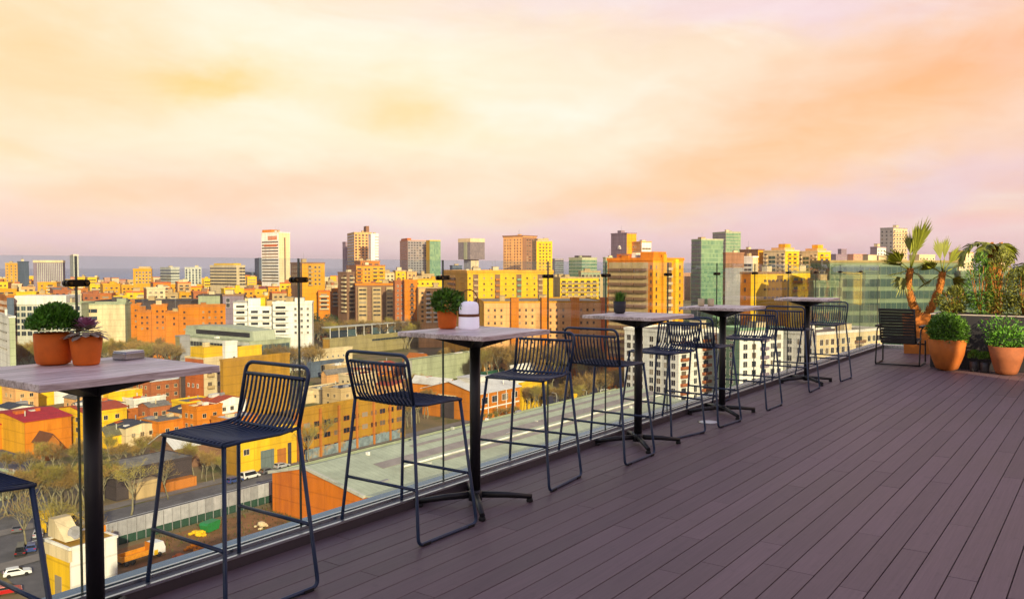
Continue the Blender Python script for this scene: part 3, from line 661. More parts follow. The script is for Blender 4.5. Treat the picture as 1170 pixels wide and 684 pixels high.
def facade(o, side, width, zt, zlow, spec, off=0.0):
    """windows and balconies on one face; side 'r' lies on local y=0, side 'l' on local x=0; spec: list of (t0, t1, kind, options)"""
    rot = 0 if side == 'r' else R(-90)
    def P(s, z, out=0): return (s, -out, z) if side == 'r' else (-out, s, z)
    for (t0, t1, kind, op) in spec:
        fl = op.get('fl', 3.1); top = op.get('top', 1.2); n = int((zt - top - zlow)/fl)
        n = max(1, min(n, op.get('nmax', 40))); a, b = t0*width, t1*width
        for k in range(n):
            z = zt - top - fl*(k + .5)
            if kind == 'win':
                pw = op.get('pitch', 3.6); c = max(1, int(round((b - a)/pw)))
                for i in range(c):
                    me = win_mesh(op.get('w', 1.5), op.get('h', 1.5), op.get('fr', 'white'), op.get('glass'))
                    inst('window', me, o, P(a + (i + .5)*(b - a)/c, z), rot)
            elif kind == 'bal':
                pw = op.get('pitch', 5); c = max(1, int(round((b - a)/pw)))
                for i in range(c): inst('balcony', bal_mesh(op.get('w', (b - a)/c*.92), op.get('d', 1.1), op.get('par', 'cream')), o, P(a + (i + .5)*(b - a)/c, z - 1.2), rot)
            elif kind == 'strip':
                if k == 0: mb = MB(); x0, x1 = (a, b); mb.box(x0, -.06, zlow, x1, 0, zt - top*.6) if side == 'r' else mb.box(-.06, x0, zlow, 0, x1, zt - top*.6); mb.build('recess_panel', W[op['mat']], o)
            elif kind == 'band': inst('ribbon_window', band_mesh(b - a, op.get('h', 1.5), op.get('glass'), fr=op.get('fr', 'grey')), o, P((a + b)/2, z), rot)
            elif kind == 'slab': inst('balcony_band', slab_mesh(b - a, op.get('par', 'white'), op.get('h', .9), op.get('d', .9)), o, P((a + b)/2, z - 1.4), rot)
def solve(uc, L, Rr, D, th):
    k0 = (uc - CX)/FH; xf = D; xr = k0*D; kL = (L - CX)/FH; kR = (Rr - CX)/FH; c, s = math.cos(R(th)), math.sin(R(th))
    wr = (kR*xf - xr)/(c - kR*s) if Rr > uc else 0
    wl = (xr - kL*xf)/(s + kL*c) if L < uc else 0
    return wr, wl
PTH = math.degrees(math.atan2(rgt.y, rgt.x))
def B(label, uc, L, Rr, vt, D, wall, th=25, wall2=None, dep=14, rf=None, right=(), left=(), name='apartment_block', group=None, vlow=None, par=1.0, parm=None, clutter=0, cat='building', zb=None):
    """block whose near corner stands at bearing uc, distance D; faces run to bearings L and Rr; roof edge at row vt"""
    wr, wl = solve(uc, L, Rr, D, th)
    if wr <= .01: wr = dep
    if wl <= .01: wl = dep
    if wr < 0 or wl < 0 or wr > 400 or wl > 400: print('BAD', label, wr, wl); wr = min(abs(wr), 60); wl = min(abs(wl), 60)
    z0 = G if zb is None else zb; zt = ztop(vt, D); H = zt - z0
    p = at(uc, D); o = thing(name, label, cat, (p.x, p.y, z0), R(PTH + th), group)
    mb = MB(); mb.box(0, 0, 0, wr, wl, H - .01, 0)
    if wall2: mb.m[2] = 1
    mb.build('wall', [W[wall], W[wall2 or wall]], o)
    mb = MB(); k = .25                              # roof slab inside a parapet
    q = parm or wall
    mb.box(-k, -k, H, wr + k, .12, H + par); mb.box(-k, wl - .12, H, wr + k, wl + k, H + par); mb.box(-k, .121, H, .12, wl - .121, H + par); mb.box(wr - .12, .121, H, wr + k, wl - .121, H + par)
    mb.box(.13, .13, H, wr - .13, wl - .13, H + .25, 1)
    mb.build('roof', [W[q], rf or ROOFG], o)
    rnd = random.Random(int(uc*7 + vt*13))
    if D < 1100: clutter = max(clutter, 2 if wr*wl > 500 else 1)
    for i in range(clutter):
        w = rnd.uniform(2.5, 5); x = rnd.uniform(.05, .75)*wr; y = rnd.uniform(.05, .6)*wl; h = rnd.uniform(1.8, 3.4)
        w = min(w, wr*.4); d_ = min(w*rnd.uniform(.7, 1.3), wl*.5)
        mb = MB(); mb.box(x, y, H + .25, x + w, y + d_, H + .25 + h); mb.box(x - .15, y - .15, H + .25 + h, x + w + .15, y + d_ + .15, H + .45 + h, 1)
        mb.build('stair_house', [W[rnd.choice((wall, 'cream', 'tan'))], ROOFG], o)
        if rnd.random() < .7:
            mb = MB(); a = rnd.uniform(3, 6); mb.tube([(x + w/2, y + w/2, H + .4 + h), (x + w/2, y + w/2, H + .4 + h + a)], .06, 4)
            for q_ in (.6, .75, .9): mb.tube([(x + w/2 - .6, y + w/2, H + .4 + h + a*q_), (x + w/2 + .6, y + w/2, H + .4 + h + a*q_)], .03, 4)
            mb.build('antenna', W['grey'], o)
    zl = (0 if vlow is None else max(0, ztop(vlow, D) - z0))
    if right: facade(o, 'r', wr, H, zl, right)
    if left: facade(o, 'l', wl, H, zl, left)
    return o, wr, wl, H
def topbox(o, wr, wl, H, x0, x1, y0, y1, h, m, name='roof_block'):
    mb = MB(); mb.box(x0*wr, y0*wl, H + .26, x1*wr, y1*wl, H + h); mb.build(name, W[m] if isinstance(m, str) else m, o)

SK = 'towers on the skyline'
# --- skyline, from the left
B('small tan and orange block at the far left edge of the skyline', 6, 0, 20, 301, 900, 'tan', 20, 'amber', clutter=1, vlow=330, right=[(0, 1, 'win', dict(pitch=4))], group=SK)
B('dark blue grey slab with a windowless front, left of the finned office', 27, 20, 33, 299.5, 880, 'blue', 60, vlow=330, name='office_tower', group=SK)
o, a, b, H = B('office block of pale vertical fins with a bright top edge', 38, 33, 72, 300, 860, 'mauve', 20, parm='cream', par=2.5, vlow=325, name='office_tower', group=SK)
for i in range(14):
    mb = MB(); x = a*(.14 + .86*i/13.5); mb.box(x, -.5, H - 24, x + .55, -.01, H - .5); mb.build('fin', W['pale'], o)
B('slim pale tower standing alone behind the first clamp', 84, 80, 90, 291, 1500, 'pale', 30, name='office_tower', group=SK, vlow=330)
o, a, b, H = B('squat yellow block with a taller stair core, left of the pale twin blocks', 152, 146, 173, 308, 800, 'amber', 20, vlow=325, right=[(.1, 1, 'win', dict(pitch=3.2, w=1.6))], group=SK); topbox(o, a, b, H, .3, .95, .2, .8, 3, 'tan')
o, a, b, H = B('left of two pale greenish blocks, with a deep notch in its front', 195, 183, 205, 306, 1000, 'pale', 40, vlow=325, right=[(0, 1, 'band', dict(fl=3.6, h=1.8, glass=WGB))], left=[(0, 1, 'band', dict(fl=3.6, h=2, glass=WGB))], name='office_tower', group=SK)
B('right of two pale greenish blocks, with slim upright glazing', 211, 206, 230, 306, 1020, 'pale', 20, vlow=325, right=[(0, 1, 'win', dict(pitch=4, w=2, h=2.6, glass=WGB))], name='office_tower', group=SK)
o, a, b, H = B('broad cream tower ringed by dark storey bands', 270, 240, 280, 304, 760, 'cream', 55, vlow=330, left=[(0, 1, 'band', dict(fl=2.9, h=1.35, top=.6, fr='cream'))], right=[(.35, 1, 'band', dict(fl=2.9, h=1.35, top=.6, fr='cream'))], name='hotel_tower', group=SK); topbox(o, a, b, H, .1, .9, .12, .88, 2.6, 'yellow')
B('low dark blue office wing left of the dark tower', 288, 280, 300, 312, 1500, 'blue', 20, name='office_tower', group=SK)
B('dark blue tower tucked behind the striped tower', 296, 291, 306, 295, 1400, 'blue', 20, name='office_tower', group=SK)
o, a, b, H = B('tall cream tower with thin storey stripes, red bands and an orange cap', 319, 299, 331.5, 266, 1000, 'white', 52, 'cream', vlow=328, left=[(.05, .97, 'band', dict(fl=3.6, h=1.9, top=9, fr='cream', nmax=14))], right=[(.3, .75, 'win', dict(pitch=8, w=2.2, h=70, fl=75, top=3, nmax=1, fr='cream'))], name='office_tower', group=SK)
topbox(o, a, b, H, .05, .8, .45, .98, 4.2, 'orange', 'roof_cap')
for z in (4.2, 6.0, 7.5, 14.2, 15.6):
    mb = MB(); mb.box(-.3, b*.1, H - z - .55, -.01, b*(.62 if z < 9 else .85), H - z + .55); mb.build('red_band', W['terr'], o)
B('orange apartment tower with pale shutters just right of the striped tower', 345, 332, 371, 301, 620, 'brown', 35, 'amber', vlow=330, clutter=1, right=[(.25, .45, 'bal', dict(par='tan', pitch=4)), (.5, .85, 'win', dict(pitch=3.4, fr='cream'))], left=[(.1, .9, 'win', dict(pitch=4, fr='tan'))])
# tall cluster
B('slim mauve slab at the left of the tall beige cluster', 395, 391.5, 399, 277, 1150, 'mauve', 30, name='office_tower', group=SK)
o, a, b, H = B('tall beige gridded tower of the cluster with a thin roof mast', 405, 397, 425, 266, 1050, 'tan', 20, 'peach', vlow=306, right=[(0, 1, 'win', dict(pitch=4.6, w=2.6, h=2.2, fl=3.6, fr='tan'))], left=[(.0, 1, 'band', dict(fl=3.6, h=1.8, glass=WGB))], name='office_tower', group=SK); topbox(o, a, b, H, .72, .9, .1, .4, 9, 'brown', 'mast_block')
B('bright white stair tower at the right of the tall beige cluster', 424, 421, 432.5, 268, 1000, 'white', 25, vlow=304, right=[(.55, 1, 'band', dict(fl=3.4, h=.7, fr='white'))], name='office_tower', group=SK)
o, a, b, H = B('wide grey gridded tower with a pink flank and red roof sign box', 466, 457, 488, 275, 1250, 'pink', 22, 'grey', vlow=318, left=[(.05, .95, 'win', dict(pitch=4.4, w=2.2, fl=3.8, fr='pink'))], right=[(0, 1, 'win', dict(pitch=4, w=2.6, h=2, fl=3.8, fr='grey'))], name='office_tower', group=SK); topbox(o, a, b, H, .02, .22, .1, .9, 4, 'terr', 'sign_box')
o, a, b, H = B('green glass tower joined to the wide grey tower by a bright yellow strip', 491, 487, 503.5, 275, 1230, 'yellow', 25, 'green', vlow=318, name='office_tower', group=SK)
mb = MB(); mb.box(.3, -.3, 10, a - .3, -.01, H - .5); mb.build('glazing', TG, o)
B('low grey blue glass box behind the yellow slab', 517, 514, 528, 304, 900, 'blue', 20, vlow=316, right=[(0, 1, 'band', dict(glass=WGB))], name='office_block', group=SK)
o, a, b, H = B('grey office tower whose broad upper storeys overhang a narrow stem', 538, 530, 547, 297, 1500, 'grey', 40, 'cream', name='office_tower', group=SK)
mb = MB(); e = 13; mb.box(-6, -6, H + 1, a + 9, b + 9, H + 32); mb.build('overhanging_storeys', TGR, o)
mb = MB(); mb.box(-6.2, -6.2, H + 32, a + 9.2, b + 9.2, H + 38.5); mb.build('top_storey', W['cream'], o)
mb = MB(); mb.box(-6.4, b*.15, H + 1, -6.01, b*.6, H + 32); mb.build('pale_strip', W['sage'], o)
o, a, b, H = B('tall peach tower with a dark recess and thin dark roof plate', 597, 575, 613, 271, 900, 'peach', 50, 'brown', vlow=312, left=[(.03, .48, 'win', dict(pitch=3.6, w=1.5, fr='peach')), (.55, .97, 'win', dict(pitch=3.6, w=1.5, fr='peach'))], right=[(.25, .8, 'win', dict(pitch=4, w=2.2, fr='tan'))], group=SK)
mb = MB(); mb.box(-.8, -.8, H + 1.01, a + .8, b + .8, H + 2.2); mb.build('roof_plate', W['brown'], o)
o, a, b, H = B('yellow apartment tower in front of the peach tower', 613, 608, 631, 276, 820, 'tan', 20, 'yellow', vlow=312, left=[(0, 1, 'win', dict(fr='tan'))], right=[(.12, .95, 'win', dict(pitch=3.3, w=1.7, fr='yellow'))], group=SK); topbox(o, a, b, H, .1, .8, .1, .9, 3, 'tan')
B('small grey glass block right of the yellow tower', 634, 629, 644, 296, 1500, 'grey', 20, vlow=316, right=[(0, 1, 'band', dict(fl=4, h=2.4, glass=WGB))], name='office_block', group=SK)
o, a, b, H = B('green glass office block with a dark flat roof plate, alone in the gap', 665, 650, 682, 295, 900, 'sage', 40, vlow=318, left=[(0, 1, 'band', dict(fl=3.7, h=2.4, glass=TG))], right=[(0, 1, 'band', dict(fl=3.7, h=2.4, glass=TG))], name='office_block', group=SK); topbox(o, a, b, H, .2, .8, .2, .8, 3, 'dark')
B('narrow green glass block at the left of the big orange flats', 692, 689, 700, 295, 700, 'sage', 30, vlow=330, right=[(0, 1, 'band', dict(fl=3.7, h=2.2, glass=TG))], left=[(0, 1, 'band', dict(fl=3.7, h=2.2, glass=TG))], name='office_block', group=SK)
o, a, b, H = B('dark brown windowless tower with an orange flank and pale crest', 716, 698, 727, 267, 700, 'mauve', 30, 'amber', vlow=300, name='office_tower', group=SK)
mb = MB()
for k in range(5):
    g = math.pi*(k + .5)/5 ; mb.tube([(-.15, b*.46, H - 12), (-.15, b*.46 - 2.4*math.cos(g), H - 12 + 2.4*math.sin(g))], .32, 5)
mb.tube([(-.15, b*.46 - 2.3, H - 12.4), (-.15, b*.46 + 2.3, H - 12.4)], .28, 5); mb.build('crest', W['white'], o)
for z in (17, 21, 25):
    mb = MB(); mb.box(-.12, b*.33, H - z - .4, -.01, b*.6, H - z + .4); mb.build('ribbon_window', W['grey'], o)
B('cream tower with dark storey slots joined to the dark brown tower', 733, 716, 744, 277, 690, 'peach', 25, 'white', vlow=300, left=[(.35, .75, 'win', dict(pitch=3.4, fl=4.4, w=1.6))], right=[(.05, .95, 'band', dict(fl=4.4, h=1.6, fr='white', top=3))], name='office_tower', group=SK)
for lab, uc, L, Rr, vt, D, glassL, glassR in (('taller far one of two green glass towers', 829, 814, 846, 265.5, 1050, TGR, TG), ('nearer wide one of two green glass towers with a dark blue flank', 801, 790, 826, 274, 760, TB, TG)):
    o, a, b, H = B(lab, uc, L, Rr, vt, D, 'sage', 20, name='glass_tower', group=SK)
    mb = MB(); mb.box(-.3, .2, 4, -.01, b - .2, H - .4); mb.build('glazing', glassL, o)
    mb = MB(); mb.box(.2, -.3, 4, a - .2, -.01, H - .4); mb.build('glazing', glassR, o)
    for k in range(int(H/3.9) - 4):
        mb = MB(); z = H - 3.9*k - 1; mb.box(-.55, -.55, z, a + .1, -.31, z + .75); mb.box(-.55, -.309, z, -.31, b, z + .75); mb.build('floor_band', W['green' if glassL is TB else 'sage'], o)
o, a, b, H = B('office block of pale and dark storey bands under a brown top', 829, 826, 850, 290, 560, 'brown', 15, vlow=345, right=[(0, 1, 'band', dict(fl=3.7, h=1.9, top=9, fr='grey'))], left=[(0, 1, 'band', dict(fl=3.7, h=1.9, top=9, fr='grey'))], name='office_block', group=SK)
mb = MB(); mb.box(-.2, -.2, 0, a + .1, -.021, H - 9.3); mb.build('cladding', W['grey'], o)
o, a, b, H = B('stepped brown and orange tower with a white upper storey', 866, 845, 873, 286, 640, 'brown', 30, 'amber', vlow=312, name='office_tower', group=SK)
o, a, b, H = B('low white block with green tinted windows below the stepped brown tower', 860, 846, 866, 294, 610, 'white', 40, 'cream', vlow=316, left=[(.1, .7, 'band', dict(fl=3.3, h=1.6, top=4, glass=WGB, fr='white'))], name='apartment_block')
for lab, uc, L, Rr, vt in (('left of two tall cream apartment towers with stepped tops', 897, 872, 913, 287), ('right of two tall cream apartment towers with stepped tops', 934, 912, 949, 288)):
    o, a, b, H = B(lab, uc, L, Rr, vt, 620, 'cream', 35, 'yellow', vlow=322, left=[(.02, .2, 'bal', dict(par='cream', pitch=4)), (.25, .4, 'win', dict(fr='cream')), (.45, .75, 'band', dict(h=2.2, glass=TDG, fr='sage', top=3)), (.8, .98, 'bal', dict(par='cream', pitch=4))], right=[(.15, .9, 'bal', dict(par='yellow', pitch=5))], group=SK)
    topbox(o, a, b, H, .1, .8, .1, .7, 2.8, 'peach'); topbox(o, a, b, H + 2.6, .3, .7, .2, .5, 3, 'amber')
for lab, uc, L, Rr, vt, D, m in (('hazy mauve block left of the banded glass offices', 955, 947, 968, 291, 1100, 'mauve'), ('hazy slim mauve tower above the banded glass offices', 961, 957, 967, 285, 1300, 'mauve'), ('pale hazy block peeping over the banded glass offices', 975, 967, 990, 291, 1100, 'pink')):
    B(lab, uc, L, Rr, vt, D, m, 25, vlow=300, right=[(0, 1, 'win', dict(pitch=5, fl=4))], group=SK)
B('grey and white tower standing behind the potted palm', 1020, 1005, 1036, 261, 800, 'grey', 35, 'cream', vlow=300, left=[(0, 1, 'win', dict(fl=3.6, pitch=4, fr='grey'))], right=[(0, 1, 'bal', dict(par='cream', fl=3.6, pitch=5))], name='office_tower', group=SK)
B('white lower block at the left foot of the tower behind the palm', 1002, 994, 1012, 283, 760, 'mauve', 30, 'white', vlow=300, right=[(0, 1, 'win', dict(pitch=4))], group=SK)
B('cream block right of the potted palm above the glass offices', 1050, 1038, 1068, 292, 700, 'cream', 25, vlow=302, right=[(0, 1, 'win', dict(pitch=4))], group=SK)
B('tan block showing past the palm stump', 1096, 1084, 1112, 289, 700, 'tan', 25, 'cream', vlow=320, right=[(0, 1, 'win', dict(pitch=4))], group=SK)
B('pink block showing between the two planter palms', 1134, 1122, 1152, 287, 720, 'pink', 25, 'cream', vlow=320, right=[(0, 1, 'win', dict(pitch=4))], group=SK)
# --- middle city
o, a, b, H = B('brown corner tower with pale balconies stacked at both corners', 396, 386, 405, 312, 620, 'brown', 45, vlow=360, left=[(.0, .45, 'bal', dict(par='cream', pitch=9, d=1.5))], right=[(.3, .9, 'bal', dict(par='cream', pitch=9, d=1.5))])
B('orange stepped apartment block rising behind the brown balcony tower', 407, 396, 440, 304, 690, 'rust', 20, 'amber', vlow=326, clutter=1, right=[(0, .22, 'bal', dict(par='orange', pitch=5)), (.26, .5, 'win', dict(fr='orange', pitch=3)), (.55, .98, 'bal', dict(par='yellow', pitch=6))])
B('orange upper block with dark eaves behind the stepped orange flats', 412, 405, 434, 299, 740, 'rust', 20, 'orange', vlow=310, right=[(0, 1, 'bal', dict(par='amber', pitch=6))])
for lab, uc, L, Rr, vt, m2 in (('bright cream gridded block right of the stepped orange flats', 436, 433, 451, 312, 'cream'), ('bright yellow block in the middle of the sunlit row', 452, 449, 464, 310, 'yellow'), ('peach block with a pale grid at the right end of the sunlit row', 465, 462, 476, 311, 'peach'), ('small tan block between the grey tower and the sunlit row', 482, 476, 496, 314, 'tan'), ('low peach block left of the long yellow slab', 497, 493, 512, 319, 'peach')):
    B(lab, uc, L, Rr, vt, 740, 'tan', 20, m2, vlow=326, right=[(.05, .95, 'win', dict(pitch=3.4, w=1.8, fr=m2))])
o, a, b, H = B('long brown apartment block with rounded beige bays and orange eaves', 406, 402, 456, 326, 600, 'brick', 12, 'brown', vlow=362, parm='orange', par=1.6, dep=14)
for t0, t1 in ((.06, .26), (.38, .58), (.70, .86)):
    mb = MB(); mb.box(t0*a, -2.2, 0, t1*a, -.01, H - 1.2); bb = mb.build('bay', W['tan'], o)
    for k in range(7):
        inst('ribbon_window', band_mesh((t1 - t0)*a*.8, 1.1, fr='tan'), bb, ((t0 + t1)/2*a, -2.2, H - 3.2 - k*3))
B('tall dark brick block with small dotted windows beside the bays', 451, 449, 462, 322, 570, 'brick', 15, vlow=370, right=[(.1, .95, 'win', dict(pitch=3, w=1, h=1.1))])
B('narrow orange slab with a central balcony stack', 462, 460, 477, 321, 565, 'orange', 12, vlow=370, right=[(.42, .75, 'bal', dict(par='brown', pitch=6))])
B('beige apartment block with bright balconies left of the lantern table plant', 478, 474, 511, 330, 560, 'tan', 15, 'peach', vlow=372, clutter=1, right=[(.05, .22, 'win', dict(fr='tan')), (.25, .45, 'bal', dict(par='white', pitch=5)), (.5, .75, 'bal', dict(par='white', pitch=5)), (.8, .97, 'win', dict(fr='tan'))])
B('long low yellow roof block behind the beige balconies', 474, 470, 509, 320, 650, 'amber', 12, 'yellow', vlow=332, right=[(0, 1, 'win', dict(pitch=4, fr='yellow'))])
def slab_face(n):
    sp = []
    for i in range(n):
        t = i/n; q = 1/n; sp += [(t + q*.02, t + q*.20, 'win', dict(pitch=3.4, w=.9, h=1.1, fr='yellow')), (t + q*.26, t + q*.50, 'strip', dict(mat='brown')), (t + q*.28, t + q*.48, 'bal', dict(par=('tan', 'rust', 'green', 'tan', 'rust')[i % 5], pitch=9)), (t + q*.55, t + q*.98, 'win', dict(pitch=3.6, w=.9, h=1.1, fr='yellow'))]
    return sp
B('long bright yellow slab block with striped balcony stacks', 534, 507, 632, 312, 450, 'amber', 14, 'yellow', vlow=350, clutter=5, par=1.6, left=[(.1, .3, 'win', dict(w=.9, fr='amber')), (.45, .75, 'bal', dict(par='brown', pitch=8)), (.82, .95, 'win', dict(w=.9, fr='amber'))], right=slab_face(4))
B('stepped yellow terrace flats with deep dark windows', 640, 632, 684, 318, 600, 'tan', 12, 'yellow', vlow=346, right=[(.02, .98, 'bal', dict(par='tan', pitch=4.6))], clutter=2)
B('taller sage and tan gridded block at the right of the stepped flats', 664, 661, 686, 311, 615, 'tan', 14, 'sage', vlow=342, right=[(0, 1, 'win', dict(pitch=3, w=1.9, h=1.8, fr='tan'))])
def row_face(n):
    sp = []
    for i in range(n):
        t = i/n; q = 1/n; sp += [(t + q*.04, t + q*.66, 'win', dict(pitch=3.4, w=.9, h=1.3, fr='peach', top=2))]
    return sp
o, a, b, H = B('long low peach block with four projecting orange stair towers', 553, 545, 694, 346, 400, 'amber', 6, 'peach', vlow=425, dep=16, par=.8, right=row_face(4), name='apartment_block')
for i in range(4):
    mb = MB(); x0 = a*(.215 + .245*i); mb.box(x0, -2.0, 0, x0 + a*.06, -.01, H + 2.4); mb.box(x0, -.01, H + .9, x0 + a*.06, 4, H + 2.4); s_ = mb.build('stair_tower', W['orange' if i != 3 else 'terr'], o)
o, a, b, H = B('big orange apartment block with tan balcony rows and bright stair shafts', 746, 694, 781, 297.5, 340, 'orange', 44, 'amber', vlow=412, clutter=0, par=1.2, parm='orange', left=[(.10, .96, 'strip', dict(mat='tan')), (.10, .96, 'bal', dict(par='brown', pitch=6.2, fl=3.0, top=1.5, d=1.0)), (.005, .07, 'win', dict(pitch=4, w=.8, fr='orange', fl=3))], right=[(.02, .2, 'win', dict(w=1, fr='amber', fl=3.0)), (.40, .60, 'strip', dict(mat='brown')), (.42, .58, 'bal', dict(par='cream', fl=3.0, pitch=6)), (.8, .95, 'win', dict(w=.9, fl=3.0, fr='amber', pitch=4))])
topbox(o, a, b, H, .05, .45, .02, .3, 3.6, 'orange', 'stair_house'); topbox(o, a, b, H, .1, .6, .55, .86, 2.8, 'terr', 'stair_house'); topbox(o, a, b, H, .12, .4, .44, .54, 3, 'white', 'water_tank')
for t in (.27, .66):
    mb = MB(); mb.box(a*t, -1.1, 0, a*(t + .1), -.01, H + (2.5 if t < .5 else .6)); mb.build('stair_shaft', W['yellow' if t > .5 else 'amber'], o)
o, a, b, H = B('orange fronted block with a plain yellow flank beside the fourth table', 858, 846, 906, 313, 385, 'orange', 40, 'yellow', vlow=352, par=1, parm='brown', left=[(.45, .62, 'win', dict(pitch=4, w=1.1, h=1.8, fr='orange', fl=4))], right=[(.28, .95, 'win', dict(pitch=3.2, w=2.2, h=1.1, fr='yellow', fl=4))])
B('yellow block with rows of orange balconies right of the plain yellow flank', 905, 902, 945, 312, 380, 'yellow', 38, vlow=352, par=1, parm='khaki', right=[(.02, .97, 'bal', dict(par='rust', pitch=6, fl=4))])
o, a, b, H = B('long green glass office building with pale storey bands behind the far balustrade', 948, 926, 1094, 300, 345, 'leaf', 8, vlow=430, dep=30, rf=ROOFD, parm='khaki', right=[(.01, .99, 'band', dict(fl=5, h=3.2, glass=TDG, fr='leaf', top=.8))], left=[(0, 1, 'band', dict(fl=5, h=3, glass=TDG, fr='leaf', top=.8))], name='office_building')
B('low dark green glass wing in front of the banded offices', 930, 924, 962, 323, 330, 'leaf', 10, vlow=420, right=[(0, 1, 'band', dict(fl=5, h=3.6, glass=TDG, fr='green'))], name='office_building')
B('pale storey banded office continuing behind the planter shrubs', 1098, 1094, 1240, 312, 350, 'leaf', 6, vlow=420, dep=25, right=[(.01, .99, 'band', dict(fl=5, h=3, glass=TDG, fr='leaf'))], name='office_building')
# white flats below the far tables
NW = dict(pitch=3.5, w=1.8, h=2.0, fr='white', fl=3.05, glass=WG)
B('nearest white apartment block with brown balconies on its sunlit side', 776, 714, 823, 381, 300, 'white', 42, vlow=500, par=1, left=[(.02, .55, 'win', NW), (.62, .97, 'win', NW)], right=[(.04, .22, 'bal', dict(par='brick', pitch=4.5, fl=3.05)), (.30, .50, 'win', dict(NW)), (.56, .76, 'bal', dict(par='brick', pitch=4.5, fl=3.05)), (.82, .97, 'win', NW)], rf=ROOFG, clutter=2)
B('middle white apartment block seen through the stools of the fourth table', 846, 822, 896, 378, 292, 'green', 24, 'white', vlow=480, par=1, right=[(.03, .42, 'win', NW), (.46, .64, 'bal', dict(par='mauve', pitch=4.5, fl=3.05)), (.68, .97, 'win', NW)], left=[(.2, .9, 'win', NW)], rf=ROOFG, clutter=1)
B('farthest white apartment block, below the last table', 934, 896, 1010, 383, 290, 'white', 36, 'cream', vlow=450, par=1, right=[(.03, .5, 'win', NW), (.55, .7, 'bal', dict(par='brown', pitch=4.5, fl=3.05)), (.74, .97, 'win', NW)], left=[(.05, .95, 'win', NW)], rf=ROOFG, clutter=1)
# left middle ground
B('brown and grey block cut by the left edge of the view', 7, -30, 15, 340, 430, 'rust', 40, 'blue', vlow=365, left=[(0, 1, 'win', dict(w=1))])
B('white block with long slot windows at the left edge', 9, -60, 16, 363, 330, 'white', 40, 'sage', vlow=412, par=.6, left=[(.03, .85, 'band', dict(fl=3.4, h=.7, fr='white'))])
o, a, b, H = B('white topped building with pale green gridded glass, behind the shrub pot', 14.5, 8, 92, 348, 440, 'sage', 8, 'pale', vlow=388, dep=20, right=[(.01, .99, 'win', dict(pitch=3, w=2.2, h=2.2, fl=3.3, top=.4, fr='pale', glass=WGB))], name='office_building')
mb = MB(); mb.box(-.3, -.3, H, a*.78, b, H + 4.6); mb.build('top_storey', W['white'], o)
B('blank cream block with two dark openings left of the orange brick cluster', 92, 86, 142, 348.5, 455, 'sage', 10, 'cream', vlow=380, dep=22, right=[(.06, .36, 'band', dict(fl=4, h=2, nmax=2, fr='cream', glass=WGB))])
mats = dict(fr='orange', w=1, h=1.2, pitch=3.2)
for lab, uc, L, Rr, vt, D, sp in (('left stepped orange brick block with a dark flank', 147, 141, 160, 349, 470, [(.2, .9, 'win', mats)]), ('low orange brick link between the two stepped blocks', 155, 150, 172, 357, 462, [(.2, .9, 'win', mats)]), ('middle stepped orange brick block below a pale vent', 172, 166, 190, 350, 466, [(.2, .9, 'win', mats)]), ('low orange brick front wing of the cluster', 188, 176, 204, 358, 455, [(.3, .95, 'win', mats)]), ('right and largest orange brick block with paired windows', 203, 199, 257, 351, 452, [(.05, .2, 'win', mats), (.46, .98, 'win', mats)])):
    B(lab, uc, L, Rr, vt, D, 'rust', 20, 'orange', vlow=380, right=sp, rf=ROOFD, clutter=1, group='orange brick flats')
B('long dark flat roofed hall behind the orange brick cluster', 108, 104, 218, 345, 560, 'dark', 5, dep=30, rf=ROOFD, name='hall', vlow=360)
B('small pale green and dark block left of the white stepped flats', 226, 221, 251, 338, 540, 'dark', 8, 'sage', vlow=352, rf=ROOFD, name='office_building')
B('brown block with white framed windows behind the orange brick', 254, 249, 278, 338, 520, 'brown', 12, 'mauve', vlow=352, right=[(.05, .45, 'win', dict(w=2, h=2.4))])
wl_ = dict(par='white', pitch=7, fl=3.1, top=.8)
B('left wing of the white stepped flats with dark balcony recesses', 266, 258, 283, 346, 440, 'grey', 12, 'white', vlow=378, right=[(.03, .97, 'bal', wl_)], group='white stepped flats')
o, a, b, H = B('middle of the white stepped flats with a bright box on its roof', 283, 279, 311, 352, 437, 'white', 10, vlow=384, right=[(.03, .97, 'bal', wl_)], group='white stepped flats'); topbox(o, a, b, H, 0, .5, 0, .8, 5, 'white'); topbox(o, a, b, H, .5, .68, .1, .8, 5.4, 'yellow')
B('right wing of the white stepped flats ending in small square windows', 311, 307, 356, 347, 434, 'white', 10, vlow=384, right=[(.0, .42, 'bal', wl_), (.5, .97, 'win', dict(w=1.1, h=1.2, pitch=3.4))], group='white stepped flats', clutter=2)
# --- far fill: the rows of flats between the named ones
FILL = [  # D, row range of the roofs, bearings, step range, colours
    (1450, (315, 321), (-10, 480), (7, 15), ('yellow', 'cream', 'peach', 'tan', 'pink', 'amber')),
    (1050, (317, 326), (-10, 480), (9, 20), ('yellow', 'amber', 'orange', 'peach', 'yellow', 'tan')),
    (800, (322, 332), (-10, 470), (11, 24), ('amber', 'yellow', 'orange', 'yellow', 'rust', 'peach', 'cream')),
    (640, (329, 340), (-10, 470), (13, 27), ('orange', 'amber', 'brick', 'yellow', 'cream', 'rust', 'tan')),
    (900, (305, 316), (1160, 2300), (22, 50), ('yellow', 'tan', 'cream', 'orange', 'sage', 'pink')),
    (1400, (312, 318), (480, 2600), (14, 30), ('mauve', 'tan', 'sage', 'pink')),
]
MARK = [(70, 'the finned office block'), (180, 'the squat yellow block'), (240, 'the pale twin blocks'), (300, 'the banded cream tower'), (380, 'the striped tower'), (450, 'the tall beige cluster'), (520, 'the wide grey tower'), (640, 'the peach tower'), (800, 'the dark brown tower'), (1300, 'the green glass towers'), (9999, 'the planter shrubs')]
ADJ = ('plain', 'low', 'stocky', 'broad', 'narrow', 'weathered', 'small', 'tall', 'long')
